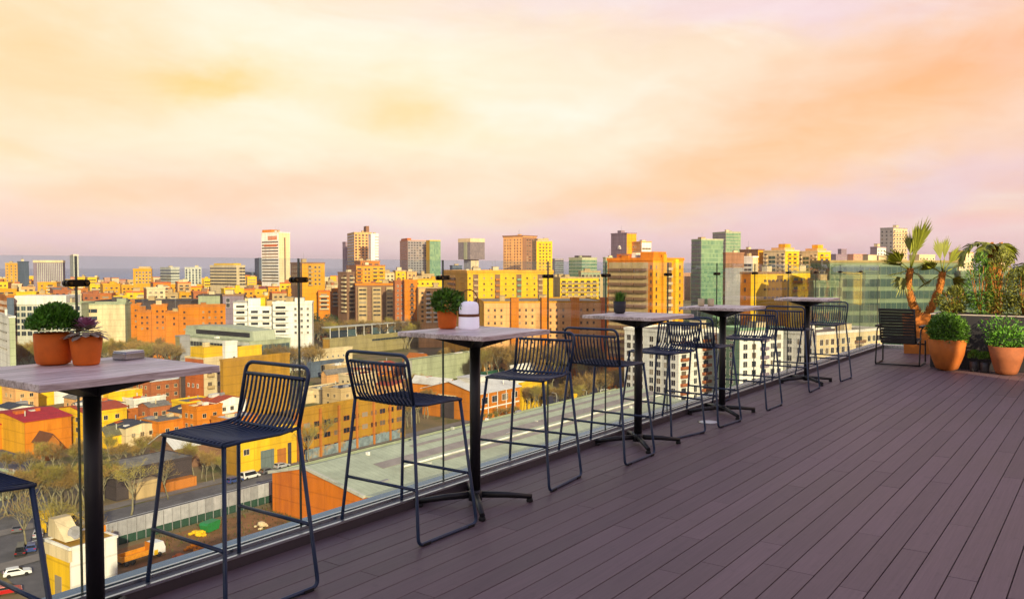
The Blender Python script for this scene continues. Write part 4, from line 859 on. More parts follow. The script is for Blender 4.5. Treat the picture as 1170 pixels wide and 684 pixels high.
rnd = random.Random(5); seen = {}
for D, (v0, v1), (u0, u1), (s0, s1), cols in FILL:
    u = u0
    while u < u1:
        w = rnd.uniform(s0, s1); vt = rnd.uniform(v0, v1); c = rnd.choice(cols); d = D*rnd.uniform(.95, 1.05)
        if 380 < u < 512 and D < 700: u += w; continue
        side = rnd.choice(('brick', 'brown', 'tan', c)); th = rnd.choice((12, 18, 24, 30))
        mk = next(m for k, m in MARK if u < k)
        row = {900: 'second row', 1450: 'farthest row', 1400: 'farthest row', 1050: 'third row', 800: 'second row', 640: 'front row'}[D]
        key = (c, mk, row); k = seen.get(key, 0); seen[key] = k + 1
        cn = dict(amber='deep yellow', rust='rust red', brick='brick red', mauve='hazy mauve', sage='hazy green').get(c, c)
        lab = f'{cn} apartment block in the {row} below {mk}' if k == 0 else f'{ADJ[min(k, 8)]} {cn} block in the {row} below {mk}'
        sp = []
        if D < 900:
            sp = rnd.choice(([(.05, .95, 'win', dict(pitch=4.2, w=1.8, h=1.5, fr=c, nmax=4, fl=3.2))], [(.06, .94, 'bal', dict(par=rnd.choice(('cream', c, 'tan')), pitch=6, nmax=4))], [(.05, .4, 'win', dict(pitch=4, w=1.6, fr=c, nmax=4)), (.45, .9, 'bal', dict(par='cream', pitch=6, nmax=4))]))
        elif D < 1200: sp = [(.08, .92, 'band', dict(fl=3.3, h=1.2, nmax=3, fr=c))]
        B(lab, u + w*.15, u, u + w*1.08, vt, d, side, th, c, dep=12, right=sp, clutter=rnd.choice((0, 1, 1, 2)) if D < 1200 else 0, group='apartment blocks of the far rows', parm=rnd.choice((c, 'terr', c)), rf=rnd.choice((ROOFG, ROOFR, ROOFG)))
        u += w*rnd.uniform(.8, 1.05)

# --- nearer buildings, set out on the streets (terrace axes)
def block(label, x0, y0, x1, y1, h, wall, rf=None, name='building', roof='flat', group=None, wallx=None, ridge='x', rise=2.0, cat='building', z0=G, over=.4, wins=(), par=.7):
    o = thing(name, label, cat, (x0, y0, z0), 0, group); a, b = x1 - x0, y1 - y0
    w1 = W[wall] if isinstance(wall, str) else wall; w2 = W[wallx] if isinstance(wallx, str) else (wallx or w1)
    mb = MB()
    if roof == 'flat':
        mb.box(0, 0, 0, a, b, h); mb.m[5] = 1; mb.build('wall', [w1, w2], o)
        mb = MB(); k = .15; mb.box(-k, -k, h + .002, a + k, .2, h + par); mb.box(-k, b - .2, h + .002, a + k, b + k, h + par); mb.box(-k, .201, h + .002, .2, b - .201, h + par); mb.box(a - .2, .201, h + .002, a + k, b - .201, h + par); mb.box(.21, .21, h + .002, a - .21, b - .21, h + .2, 1); mb.build('roof', [w1, rf or ROOFG], o)
    else:
        if ridge == 'x': mb.extr([(0, 0), (b, 0), (b, h), (b/2, h + rise), (0, h)], 'x', 0, a)
        else: mb.extr([(0, 0), (a, 0), (a, h), (a/2, h + rise), (0, h)], 'y', 0, b)
        mb.m = [1 if (ridge == 'x' and i == len(mb.m) - 2) else 0 for i in range(len(mb.m))]
        mb.build('wall', [w1, w2], o)
        mb = MB(); t = .18; g = .03
        if ridge == 'x':
            s = rise/(b/2); mb.extr([(-over, h - over*s + g), (b/2, h + rise + g), (b + over, h - over*s + g), (b + over, h - over*s + g + t), (b/2, h + rise + g + t), (-over, h - over*s + g + t)], 'x', -over, a + over)
        else:
            s = rise/(a/2); mb.extr([(-over, h - over*s + g), (a/2, h + rise + g), (a + over, h - over*s + g), (a + over, h - over*s + g + t), (a/2, h + rise + g + t), (-over, h - over*s + g + t)], 'y', -over, b + over)
        mb.build('roof', rf or ROOFS, o)
    rq = random.Random(int(abs(x0)*7 + abs(y0)*3))
    if name not in ('booth', 'open_shelter') and min(a, b) > 4:
        for _ in range(rq.randint(2, 5)):             # units, tanks, skylights and flues on the roof
            fx, fy = rq.uniform(.12, .8), rq.uniform(.12, .8); zz = h + (.2 if roof == 'flat' else rise*(1 - abs((fy if ridge == 'x' else fx) - .5)*2) + .1); w_ = rq.uniform(.5, 1.6); k_ = rq.choice(('roof_unit', 'roof_unit', 'skylight', 'flue'))
            mb = MB()
            if k_ == 'flue': mb.tube([(fx*a, fy*b, zz - .4), (fx*a, fy*b, zz + 1.6)], .18, 6)
            else: mb.box(fx*a - w_, fy*b - w_*.7, zz - .6, fx*a + w_, fy*b + w_*.7, zz + (.9 if k_ == 'roof_unit' else .35))
            mb.build(k_, W[rq.choice(('grey', 'white', 'pale', 'terr', 'cream'))], o)
    for side, spec in wins:                          # 'x' = face towards -x, 'y' = face towards -y
        facade(o, 'r' if side == 'y' else 'l', a if side == 'y' else b, h, spec[0][3].get('low', 0), spec)
    return o
def corner(u, v, z=G): p = gnd(u, v, z); return p.x, p.y
# the big warehouse under the terrace
wh = thing('warehouse', 'long warehouse with a pale green roof and an orange gable end below the deck', 'warehouse', (117, 0, G))
mb = MB(); mb.extr([(108, 0), (149.5, 0), (149.5, 8.6), (139, 11.0), (121, 7.6), (108, 9.4)], 'x', 0, 150); mb.build('wall', wallm('orange render', (.62, .17, .012), scale=.4, dirt=(.40, .10, .02)), wh)
mb = MB(); t = .3
mb.extr([(150.3, 8.45), (139, 11.05), (121, 7.65), (107.5, 9.45), (107.5, 9.75), (121, 8.0), (139, 11.4), (150.3, 8.8)], 'x', .35, 150.4)
rf = mb.build('roof', ROOFP, wh)
mb = MB(); mb.extr([(150.6, 8.3), (139, 11.0), (121, 7.6), (120.9, 8.15), (139, 11.55), (150.6, 8.95)], 'x', -.35, .34); mb.build('verge', W['pale'], wh)
for y0, y1, z0, z1 in ((147.2, 146.4, 9.53, 9.72), (142.6, 141.9, 10.58, 10.75)):
    mb = MB(); mb.extr([(y0, z0), (y1, z1), (y1, z1 + .25), (y0, z0 + .25)], 'x', .5, 150); mb.build('roof_upstand', W['sage'], rf)
GREYS = wallm('grey roof sheets', (.30, .26, .24), streak=False, scale=.3, var=.25)
for (ya, yb, x0, x1) in ((129.5, 132.5, 14, 150), (135.5, 136.7, 30, 150), (125.5, 127.0, 30, 140)):
    zf = lambda y: 11.4 - (139 - y)*(3.4/18) + .03
    mb = MB(); mb.extr([(ya, zf(ya)), (yb, zf(yb)), (yb, zf(yb) + .06), (ya, zf(ya) + .06)], 'x', x0, x1); mb.build('roof_strip', GREYS, rf)
for i in range(16):
    yv = 124 + (i*37 % 24); xv = 8 + i*8.7; zv = (11.4 - (139 - yv)*(3.4/18)) if yv < 139 else 11.4 - (yv - 139)*.23
    mb = MB(); mb.box(xv, yv, zv - .2, xv + (.7 if i % 3 else 2.2), yv + .7, zv + (.7 if i % 2 else .3)); mb.build('roof_vent', W[('grey', 'white', 'pale')[i % 3]], rf)
mb = MB(); mb.box(18, 127.3, 9.35, 150, 127.6, 9.75); mb.build('roof_kerb', W['white'], rf)


TG0 = 90 - math.degrees(ANG)                      # streets run along and across the terrace
def bc(label, uc, L, Rr, vb, vt, wall, **kw):
    """street-aligned block: its near foot at bearing uc, row vb; eave at row vt; faces out to bearings L and Rr"""
    D = (EYE - G)*F/(vb - Y0); wr, wl = solve(uc, L, Rr, D, TG0); p = at(uc, D)
    if wr <= .01: wr = kw.pop('dep', 12)
    if wl <= .01: wl = kw.pop('dep', 12)
    kw.pop('dep', 0)
    if not (0 < wr < 300 and 0 < wl < 300): print('BADC', label, wr, wl); wr = min(abs(wr), 40); wl = min(abs(wl), 40)
    return block(label, p.x, p.y, p.x + wr, p.y + wl, (vb - vt)/F*D, wall, **kw), wr, wl, (vb - vt)/F*D
bw = dict(w=1.7, h=1.4, pitch=3.8, fr='rust', fl=3.6)
o, a, b, h = bc('long ochre works building with rust pilasters and dark windows beyond the warehouse', 340, 333, 462, 529, 472, 'ochre', rf=ROOFS, name='works_building', wallx='rust', wins=[('y', [(.02, .98, 'win', dict(bw, top=2.2, nmax=3, w=2.3))])])
n = int(a/7)
for i in range(n):
    mb = MB(); mb.box(i*7 + .1, -.5, 0, i*7 + .8, -.011, h + .2); mb.build('pilaster', W['rust'], o)
mb = MB(); mb.box(2, -.2, .2, 40, -.012, 2.9); mb.build('painted_wall', wallm('painted street wall', (.22, .28, .30), var=.6, scale=.6, streak=False, dirt=(.45, .25, .05)), o)
o, a, b, h = bc('yellow plastered workshop with a grey garage door facing the street', 268, 256, 337, 546, 503, 'yellow', rf=ROOFS, name='workshop', wallx='ochre', wins=[('y', [(.05, .25, 'win', dict(bw, fr='cream', nmax=1, top=2))])])
mb = MB(); mb.box(a*.38, -.12, .05, a*.60, -.012, h*.55); mb.build('garage_door', wallm('garage door grey', (.15, .19, .18), scale=2), o)
mb = MB(); mb.box(a*.84, -.12, .05, a*.90, -.012, h*.62); mb.build('door', W['dark'], o)
mb = MB(); mb.box(a*.66, -.3, 0, a*.80, -.013, h*.5); mb.build('brick_panel', W['rust'], o)
o, a, b, h = bc('orange brick hall with white framed side windows and a pale sheet roof', 546, 482, 594, 483, 451, 'orange', rf=ROOFW, name='brick_hall', roof='gable', ridge='x', rise=3.4, over=.6)
facade(o, 'r', a, h, 0, [(.03, .98, 'win', dict(w=3.4, h=2.2, pitch=5.4, fl=3.6, top=.9, nmax=1, fr='white'))])
mb = MB(); mb.box(.5, -.08, h*.42, a - .5, -.012, h*.42 + .45); mb.build('string_course', W['white'], o)
for i in range(int(a/5.4) + 1):
    mb = MB(); mb.box(i*5.35 + .1, -.16, .1, i*5.35 + .55, -.105, h - .3); mb.build('pilaster', W['white'], o)
mb = MB(); mb.box(-.14, b*.42, .05, -.012, b*.66, h*.72); mb.build('gate', W['dark'], o)
mb = MB(); mb.box(-.18, b*.38, h*.72 + .01, -.012, b*.70, h*.86); mb.build('gate_surround', W['cream'], o)
mb = MB(); mb.box(6, b*.3, h + 2.4, a*.6, b*.55, h + 4.3); mb.box(5.6, b*.3 - .4, h + 4.31, a*.6 + .4, b*.55 + .4, h + 4.5); mb.build('roof_lantern', ROOFW, o)
bc('yellow corner house right of the brick hall, half behind a stool', 596, 593, 625, 470, 440, 'yellow', rf=ROOFR, name='corner_house', wins=[('y', [(.1, .9, 'win', dict(bw, fr='yellow'))])])
bc('orange shed under a white roof left of the brick hall', 512, 470, 520, 462, 441, 'orange', rf=ROOFW, name='shed', roof='gable', rise=2.4, ridge='y')
bc('orange hipped store behind the backrest of the second whole stool', 480, 462, 492, 428, 412, 'orange', rf=wallm('orange roof', (.45, .13, .02), streak=False, scale=.8), name='store', roof='gable', rise=3, ridge='y')
bc('long pale green depot wall under a flat grey roof beyond the brick hall', 470, 462, 592, 441, 412, 'sage', rf=ROOFS, name='depot', par=.5, dep=20, wallx='pale')
bc('low dark green canopy hall right of the lantern table column', 553, 549, 582, 438, 426, wallm('canopy green', (.025, .10, .055)), rf=ROOFP, name='canopy_hall', par=.3)
bc('cream parapet building with vents on its roof behind the green canopy', 552, 548, 592, 420, 407, 'cream', rf=ROOFP, name='shed')
bc('pale flat roofed store right of the green canopy', 590, 583, 612, 445, 420, 'white', rf=ROOFW, name='store')
bc('cream low shed with a row of small dark windows before the railway viaduct', 356, 352, 402, 418, 402, 'cream', rf=ROOFP, name='shed', wallx='cream', wins=[('y', [(.03, .97, 'win', dict(w=1, h=1, pitch=4, nmax=1, top=2.2))])])
bc('small patchwork shed of blue and orange panels below the cream shed', 354, 350, 392, 432, 416, 'blue', rf=ROOFS, name='shed', wins=[('y', [(.3, .45, 'win', dict(w=3, h=3, nmax=1, fr='tan'))])])
bc('tan low house with a mossy grey roof among the sheds', 372, 366, 402, 448, 428, 'peach', rf=ROOFS, name='low_house', roof='gable', rise=1.6)
bc('long cream garden wall building left of the works roof', 348, 344, 382, 462, 450, 'cream', rf=ROOFS, name='shed')
# small houses packed between the works on the left
HR = dict(red=ROOFR, grey=ROOFS, white=ROOFW, dark=ROOFD, mossy=None); rnd = random.Random(14); combos = [(w_, r_) for w_ in ('yellow', 'orange', 'cream', 'white', 'brick', 'tan', 'peach') for r_ in ('red', 'grey', 'white', 'dark')]; rnd.shuffle(combos)
SPOTS = [(8, 500), (14, 478), (92, 512), (102, 490), (84, 482), (140, 512), (168, 500), (178, 508), (206, 500), (222, 506), (212, 484), (246, 500), (258, 512), (196, 466), (210, 462), (170, 470), (150, 474), (104, 470), (366, 462), (388, 468), (402, 458), (420, 450), (432, 442), (408, 440), (446, 456), (384, 438), (456, 434)]
for (u, v), (w_, r_) in zip(SPOTS, combos):
    wd = rnd.uniform(7, 15); hh = rnd.uniform(5, 11); D = (EYE - G)*F/(v - Y0); px = (v - hh*F/D)
    near = 'left of the nearest table column' if u < 100 else 'right of the nearest table column' if u < 300 else 'between the first two whole stools'
    bc(f'small {w_} house with a {r_} roof {near}', u, u - wd*.5*F/D, u + wd*.9*F/D, v, px, w_, rf=HR[r_], name='low_house', roof=rnd.choice(('gable', 'flat', 'flat')), ridge=rnd.choice('xy'), rise=rnd.uniform(.7, 1.5), wallx=w_, wins=[('y', [(.1, .9, 'win', dict(w=1.2, h=1.2, pitch=3.2, top=.9, fr='cream'))]), ('x', [(.15, .85, 'win', dict(w=1.1, h=1.2, pitch=3.4, top=.9, fr='cream'))])], group='small houses of the works quarter')
# railway
o, a, b, h = bc('long brown railway viaduct wall carrying the station platform', 376, 368, 520, 408, 388, 'khaki', rf=wallm('platform', (.45, .38, .26), streak=False), name='railway_viaduct', wallx='ochre', wins=[('y', [(.3, .8, 'band', dict(fl=3, h=1.2, nmax=1, top=1.2, fr='khaki', glass=WGB))])])
vi = o
st_ = thing('station_canopy', 'white framed station canopy with glass screens standing on the brown viaduct', 'station', (vi.location.x + 4, vi.location.y + 4, G + h + .3)); L_ = a - 12
for i in range(16):
    mb = MB(); x = L_*i/15; mb.box(x, 0, 0, x + .35, .35, 6.2); mb.box(x, .351, 5.8, x + .35, 7, 6.15); mb.build('post', W['white'], st_)
mb = MB(); mb.box(-.5, -.4, 6.21, L_ + 1, 7.5, 6.55); mb.build('canopy_roof', W['pale'], st_)
for i in range(0, 15):
    if i in (3, 4, 9): continue
    mb = MB(); mb.box(L_*i/15 + .4, .1, .3, L_*(i + 1)/15 - .05, .2, 4.4); mb.build('glass_screen', WGB, st_)
# left of the first stool
o, a, b, h = bc('pale green roofed building with a big two storey glass front behind the first stool', 284, 200, 331, 432, 391, 'sage', rf=ROOFP, name='office_building', wallx='pale', par=.5, wins=[('y', [(.02, .97, 'band', dict(fl=6, h=5, top=1.4, nmax=2, glass=WGB, fr='sage'))]), ('x', [(.1, .95, 'band', dict(fl=4, h=2.2, top=1, nmax=1, glass=WG, fr='sage'))])])
mb = MB(); mb.extr([(2, h + .3), (b - 2, h + .3), (b - 3, h + 5.6), (b*.5, h + 6.4), (3, h + 5)], 'x', 4, a*.7); mb.build('upper_roof', ROOFP, o)
mb = MB(); mb.box(3.7, 5, h + 1.8, 3.99, b*.8, h + 4.0); mb.build('ribbon_window', WG, o)
o, a, b, h = bc('orange flanked block of flats with a cream balcony front right of the nearest table', 231, 210, 253, 473, 411, 'cream', rf=ROOFG, name='apartment_block', wallx='terr', wins=[('x', [(.2, .95, 'win', dict(w=1, h=1.3, pitch=2.8, fr='white', fl=5, top=2.5))]), ('y', [(.15, .5, 'bal', dict(par='tan', pitch=6, fl=4.4, top=3)), (.6, .95, 'win', dict(w=1, h=1.6, fl=4.4, top=3))])])
mb = MB(); mb.box(0, 0, h + .71, a, b*.7, h + 4.4); mb.build('top_storey', [W['yellow']], o)
mb = MB(); mb.box(2, 2, h + 4.41, a*.5, b*.3, h + 6); mb.build('stair_house', W['cream'], o)
bc('blank ochre party wall building behind the first whole stool', 253, 250, 330, 482, 413, 'ochre', rf=ROOFS, name='party_wall_building', wallx='ochre')
bc('slim white stair tower rising over the ochre party wall', 256, 253, 270, 455, 392, 'white', rf=ROOFG, name='stair_tower', wins=[('y', [(.55, .9, 'win', dict(w=1, h=1.4, nmax=3, fl=5, top=4))])])
bc('bright yellow rooftop block between the white stair tower and the glass front', 271, 269, 298, 450, 398, 'yellow', rf=ROOFG, name='apartment_block')
bc('narrow dark slit faced block in the shade left of the orange flanked flats', 205, 203, 213, 470, 428, 'dark', rf=ROOFS, name='apartment_block', wallx='brown')
bc('grey block of upright concrete fins at the end of the golden tree row', 204, 199, 216, 425, 385, 'grey', rf=ROOFG, name='office_building', wallx='khaki')
bc('flat pale green roofed market hall behind the nearest table', -70, -90, 62, 432, 408, 'sage', rf=ROOFP, name='market_hall', dep=40)
o, a, b, h = bc('long yellow factory with barred windows under the left end of the nearest table', -38, -60, 96, 475, 441, 'yellow', rf=ROOFP, name='factory', wins=[('y', [(.05, .72, 'win', dict(w=3, h=2, pitch=8, fr='cream', fl=5, top=1.5, nmax=2)), (.86, .96, 'win', dict(w=3, h=1.6, nmax=1, fr='dark', top=4))])])
mb = MB(); mb.box(a*.70, -.3, .1, a*.84, -.012, h*.5); mb.build('shutter', W['white'], o)
bc('yellow wall workshop with a stepped white roof right of the nearest table column', 121, 116, 201, 474, 450, 'yellow', rf=ROOFW, name='workshop', par=1.2, parm=None) if False else bc('yellow wall workshop with a white roof right of the nearest table column', 121, 116, 201, 474, 450, 'yellow', rf=ROOFW, name='workshop', par=.4)
bc('small red hipped house tucked behind the yellow wall workshop', 182, 176, 206, 458, 448, 'brick', rf=ROOFR, name='low_house', roof='gable', rise=2.5)
REDS = wallm('crimson sheet roof', (.42, .03, .04), streak=False, scale=.6, var=.3)
bc('red roofed orange works with a white gable strip, left of the nearest table column', 24, -20, 78, 522, 483, 'orange', rf=REDS, name='works_building', roof='gable', rise=1.3, wallx='amber')
bc('red roofed outbuilding at the left edge below the yellow factory', -6, -40, 24, 515, 486, 'orange', rf=REDS, name='works_building', roof='gable', rise=1.2)
bc('dark shed with a white lintel left of the nearest table column', 76, 70, 98, 500, 480, 'dark', rf=ROOFW, name='shed')
bc('orange tile roofed house right of the nearest table column', 121, 108, 163, 502, 483, 'amber', rf=wallm('orange roof', (.45, .13, .02)), name='low_house', roof='gable', rise=2.6)
bc('brown brick gabled shed in the yard on the left', 48, 34, 64, 528, 508, 'rust', rf=wallm('brown tile roof', (.16, .06, .025), streak=False), name='shed', roof='gable', rise=2.4, ridge='y')
bc('long low shed with a weathered mossy roof behind the hoarding yard', 118, 108, 198, 514, 499, 'yellow', rf=wallm('mossy roof', (.16, .15, .09), streak=False, scale=.5, var=.5, dirt=(.10, .07, .03)), name='shed', roof='gable', rise=2.2)
bc('small block under a flat blue awning roof', 188, 181, 206, 489, 480, 'tan', rf=wallm('blue awning', (.07, .09, .22), streak=False), name='awning_shed', par=.05)
bc('white low house with two dark windows beside the blue awning', 197, 190, 231, 496, 484, 'white', rf=ROOFS, name='low_house', wins=[('y', [(.05, .6, 'win', dict(w=2, h=1.6, pitch=4, nmax=1, top=.8))])])
bc('pale green walled house with a red roof under the seat of the first whole stool', 232, 227, 268, 492, 478, 'sage', rf=ROOFR, name='low_house', roof='gable', rise=1.8, wins=[('y', [(.1, .9, 'win', dict(w=2, h=1.2, pitch=7, nmax=1, top=1))])])
bc('brown timber barn with a broad white sheet roof', 196, 168, 256, 540, 514, 'brown', rf=ROOFW, name='barn', roof='gable', rise=3.2)
o, a, b, h = bc('open shelter behind the hoarding, its shade painted as dark walls under a grey roof', 128, 100, 216, 575, 541, 'dark', rf=ROOFS, name='open_shelter', par=.3)  # closed dark box paints the shade inside the open shelter
mb = MB(); mb.box(3, -3, 0, 9, -.05, h*.6); mb.build('side_wall', W['tan'], o); mb = MB(); mb.box(a*.55, -2.5, 0, a*.98, -.05, h*.35); mb.build('low_wall', W['rust'], o)
bc('pale lean-to at the left edge beside the parked cars', -10, -30, 10, 575, 548, 'sage', rf=ROOFS, name='lean_to')
# yellow booth by the street
o, a, b, h = bc('yellow booth with a white poster wall at the lower left corner', 73, 46, 128, 726, 632, 'white', rf=wallm('ochre roof', (.45, .26, .04), streak=False), name='booth', wallx='yellow', par=.4)
mb = MB(); mb.box(-.12, b*.35, h*.30, -.012, b*.62, h*.62); mb.build('window', WG, o)
mb = MB(); mb.extr([(b*.25, h + .75), (b, h + .75), (b*.95, h + 3.6), (b*.75, h + 3.6)], 'x', .3, a*.4); mb.build('canopy', W['cream'], o)
mb = MB(); mb.box(-.35, -.35, h*.86, a*.02, b, h - .05); mb.build('cornice', W['cream'], o)
for x0, x1, z0, z1, m in ((.35, .58, .35, .62, 'terr'), (.30, .62, .05, .3, 'yellow'), (.68, .95, .05, .4, 'blue')):
    mb = MB(); mb.box(a*x0, -.08, h*z0, a*x1, -.012, h*z1); mb.build('poster', W[m], o)
mb = MB(); mb.lathe([(0, 0), (.5, .1), (.95, .42), (1.0, .5), (.93, .48), (0, .1)], 18); d_ = mb.build('dish', W['grey'], o, (a*.3, b*.35, h + 1.6)); d_.rotation_euler = (R(70), 0, R(-40))
mb = MB(); mb.tube([(a*.3, b*.4, h + .5), (a*.3, b*.37, h + 1.7)], .06, 5); mb.build('dish_mast', W['dark'], o)
for k in range(2):
    mb = MB(); mb.box(a*.55 + k*1.6, b*.3, h + .75, a*.55 + k*1.6 + 1.1, b*.3 + 1, h + 1.7); mb.build('roof_unit', W['orange'], o)
# hoarding along the dirt lot
p0, p1 = gnd(112, 629), gnd(318, 571); hd = thing('hoarding', 'tall hoarding of pale grey sheets above a dark green base along the dirt lot', 'fence', (p0.x, p0.y, G), math.atan2(p1.y - p0.y, p1.x - p0.x)); LN = (p1 - p0).length; n = 22
HM = pm('hoarding sheet', (.42, .42, .44), rough=.5, var=.25, scale=.8, objvar=.25, metal=.1); HG = wallm('hoarding base green', (.03, .075, .05), scale=1.5)
for i in range(n):
    mb = MB(); x0 = LN*i/n; x1 = LN*(i + 1)/n - .04
    for j in range(6):
        u0 = x0 + (x1 - x0)*j/6; u1 = x0 + (x1 - x0)*(j + 1)/6; mb.box(u0, -.03 - (.05 if j % 2 else 0), 1.7, u1 - .012, .03, 4.7)
    mb.build('sheet', HM, hd)
for i in range(0, n + 1):
    mb = MB(); mb.box(LN*i/n - .06, -.18, 0, LN*i/n + .06, -.09, 4.6); mb.build('post', W['grey'], hd)
mb = MB(); mb.box(0, .0, 0, LN, .05, 1.68); mb.build('base_strip', HG, hd)  # plain dark green strip along the foot of the sheets

# ---- ground
GRD = nt('city ground')
def ground_mat():
    m, t, out = nt('ground earth'); L = t.links.new
    p = N(t, 'ShaderNodeBsdfPrincipled'); p.inputs['Roughness'].default_value = .95; p.inputs['Specular IOR Level'].default_value = .1; L(p.outputs[0], out.inputs[0])
    tc = N(t, 'ShaderNodeTexCoord')
    n1 = N(t, 'ShaderNodeTexNoise'); n1.inputs['Scale'].default_value = .03; n1.inputs['Detail'].default_value = 9; n1.inputs['Roughness'].default_value = .65; L(tc.outputs['Object'], n1.inputs['Vector'])
    cr = N(t, 'ShaderNodeValToRGB'); e = cr.color_ramp.elements; e[0].position = .35; e[0].color = (.17, .14, .07, 1); e[1].position = .68; e[1].color = (.34, .25, .13, 1); k = e.new(.5); k.color = (.25, .18, .09, 1); k = e.new(.58); k.color = (.12, .13, .035, 1)
    L(n1.outputs[0], cr.inputs[0]); L(cr.outputs[0], p.inputs['Base Color']); return m
mb = MB(); S = 9000; mb.quad([(-S, -S, G), (S, -S, G), (S, S, G), (-S, S, G)]); struct(mb.build('ground', ground_mat()))
def sea_mat():
    m, t, out = nt('sea water'); L = t.links.new
    p = N(t, 'ShaderNodeBsdfPrincipled'); p.inputs['Base Color'].default_value = (.20, .23, .38, 1); p.inputs['Roughness'].default_value = .45; L(p.outputs[0], out.inputs[0])
    tc = N(t, 'ShaderNodeTexCoord'); n1 = N(t, 'ShaderNodeTexNoise'); n1.inputs['Scale'].default_value = .02; n1.inputs['Detail'].default_value = 6; L(tc.outputs['Object'], n1.inputs['Vector'])
    bp = N(t, 'ShaderNodeBump'); bp.inputs['Strength'].default_value = .5; bp.inputs['Distance'].default_value = 2; L(n1.outputs[0], bp.inputs['Height']); L(bp.outputs[0], p.inputs['Normal']); return m
def strip(name, pts, wd, z, mat, kind='structure'):
    mb = MB(); pts = [Vector((p[0], p[1], 0)) for p in pts]; Ls = []
    for i, p in enumerate(pts):
        t = (pts[min(i + 1, len(pts) - 1)] - pts[max(i - 1, 0)]).normalized(); nn = Vector((-t.y, t.x, 0)); Ls.append((p + nn*wd/2, p - nn*wd/2))
    for (a, b), (c, d) in zip(Ls, Ls[1:]): mb.quad([(a.x, a.y, z), (c.x, c.y, z), (d.x, d.y, z), (b.x, b.y, z)])
    o = mb.build(name, mat); o['kind'] = kind; return o
ctr = at(80, 2600); sp = (at(-200, 2600) - at(700, 2600)).normalized(); out_ = (at(80, 5000) - at(80, 2600)).normalized()
P1, P2 = at(-900, 2400), at(640, 3400)
mb = MB(); far = 60000; dirn = (P2 - P1).normalized(); nrm = Vector((-dirn.y, dirn.x, 0)); nrm = nrm if nrm.dot(fwd) > 0 else -nrm
q1, q2 = P1 - dirn*far, P1 + dirn*far; mb.quad([(q1.x, q1.y, G + .4), (q2.x, q2.y, G + .4), (q2.x + nrm.x*far, q2.y + nrm.y*far, G + .4), (q1.x + nrm.x*far, q1.y + nrm.y*far, G + .4)])
struct(mb.build('sea', sea_mat()))
ASPH = pm('asphalt', (.14, .13, .125), rough=.9, var=.35, scale=.25, spec=.15, dirt=(.19, .18, .165)); PAVE = pm('paving', (.24, .21, .18), rough=.9, var=.25, scale=.4, spec=.15); LAWN = pm('lawn', (.07, .14, .015), rough=.95, var=.45, scale=.5, spec=.1); DIRT = pm('dirt', (.30, .15, .06), rough=.95, var=.5, scale=.25, spec=.1, dirt=(.12, .09, .04)); MARKP = pm('road paint', (.7, .7, .66), rough=.8, var=.2, scale=2)
def gp(u, v): p = gnd(u, v); return (p.x, p.y)
strip('street', [(20, 171), (140, 172), (240, 174), (420, 178)], 15, G + .008, ASPH)
strip('avenue', [gp(560, 520), gp(600, 480), gp(660, 452), gp(700, 430), gp(720, 405)], 22, G + .012, ASPH)
strip('pavement', [(20, 181), (140, 182), (238, 183)], 4, G + .12, PAVE); strip('pavement', [(20, 160.5), (115, 161)], 4, G + .12, PAVE)
strip('side_street', [(66, 40), (66, 120), (72, 160), (98, 235), (150, 360), (220, 520)], 13, G + .016, ASPH)
strip('lane_marking', [(75, 171.2), (140, 172), (235, 174)], .25, G + .022, MARKP)
mb = MB(); pts = [gp(150, 690), gp(118, 632), gp(318, 576), gp(330, 600), gp(200, 700)]; mb.quad([(x, y, G + .02) for x, y in pts]); struct(mb.build('dirt_lot', DIRT))
mb = MB(); c = gnd(690, 478); pts = [(c.x + 30*math.cos(a)*1.3, c.y + 14*math.sin(a), G + .03) for a in [i*.314 for i in range(20)]]; mb.quad(pts); struct(mb.build('park_lawn', LAWN))
mb = MB(); c = gnd(640, 488); pts = [(c.x + 9*math.cos(a), c.y + 4*math.sin(a), G + .035) for a in [i*.314 for i in range(20)]]; mb.quad(pts); struct(mb.build('park_lawn', LAWN))
mb = MB(); c = gnd(620, 462); pts = [(c.x + 40*math.cos(a), c.y + 10*math.sin(a), G + .005) for a in [i*.314 for i in range(20)]]; mb.quad(pts); struct(mb.build('paved_square', PAVE))
# low scrub on the lot
mb = MB(); rnd = random.Random(77)
for _ in range(2600):
    u = rnd.uniform(180, 330); v = rnd.uniform(575, 625) - (u - 240)*.18
    p = gnd(u, v)
    if rnd.random() < .6: p = gnd(rnd.uniform(310, 420), rnd.gauss(583 - 0, 4))
    a = rnd.uniform(0, 6.28); h = rnd.uniform(.2, .8); d = Vector((math.cos(a), math.sin(a), 0))*h*.5
    mb.quad([p + Vector((0, 0, .03)), p + d*.6 + Vector((0, 0, h*.6)), p + d + Vector((0, 0, h)), p + d*.4 + Vector((d.y*.5, -d.x*.5, h*.5))])
o = mb.build('scrub', pm('scrub', (.085, .10, .015), rough=.9, island=.6)); o['kind'] = 'stuff'
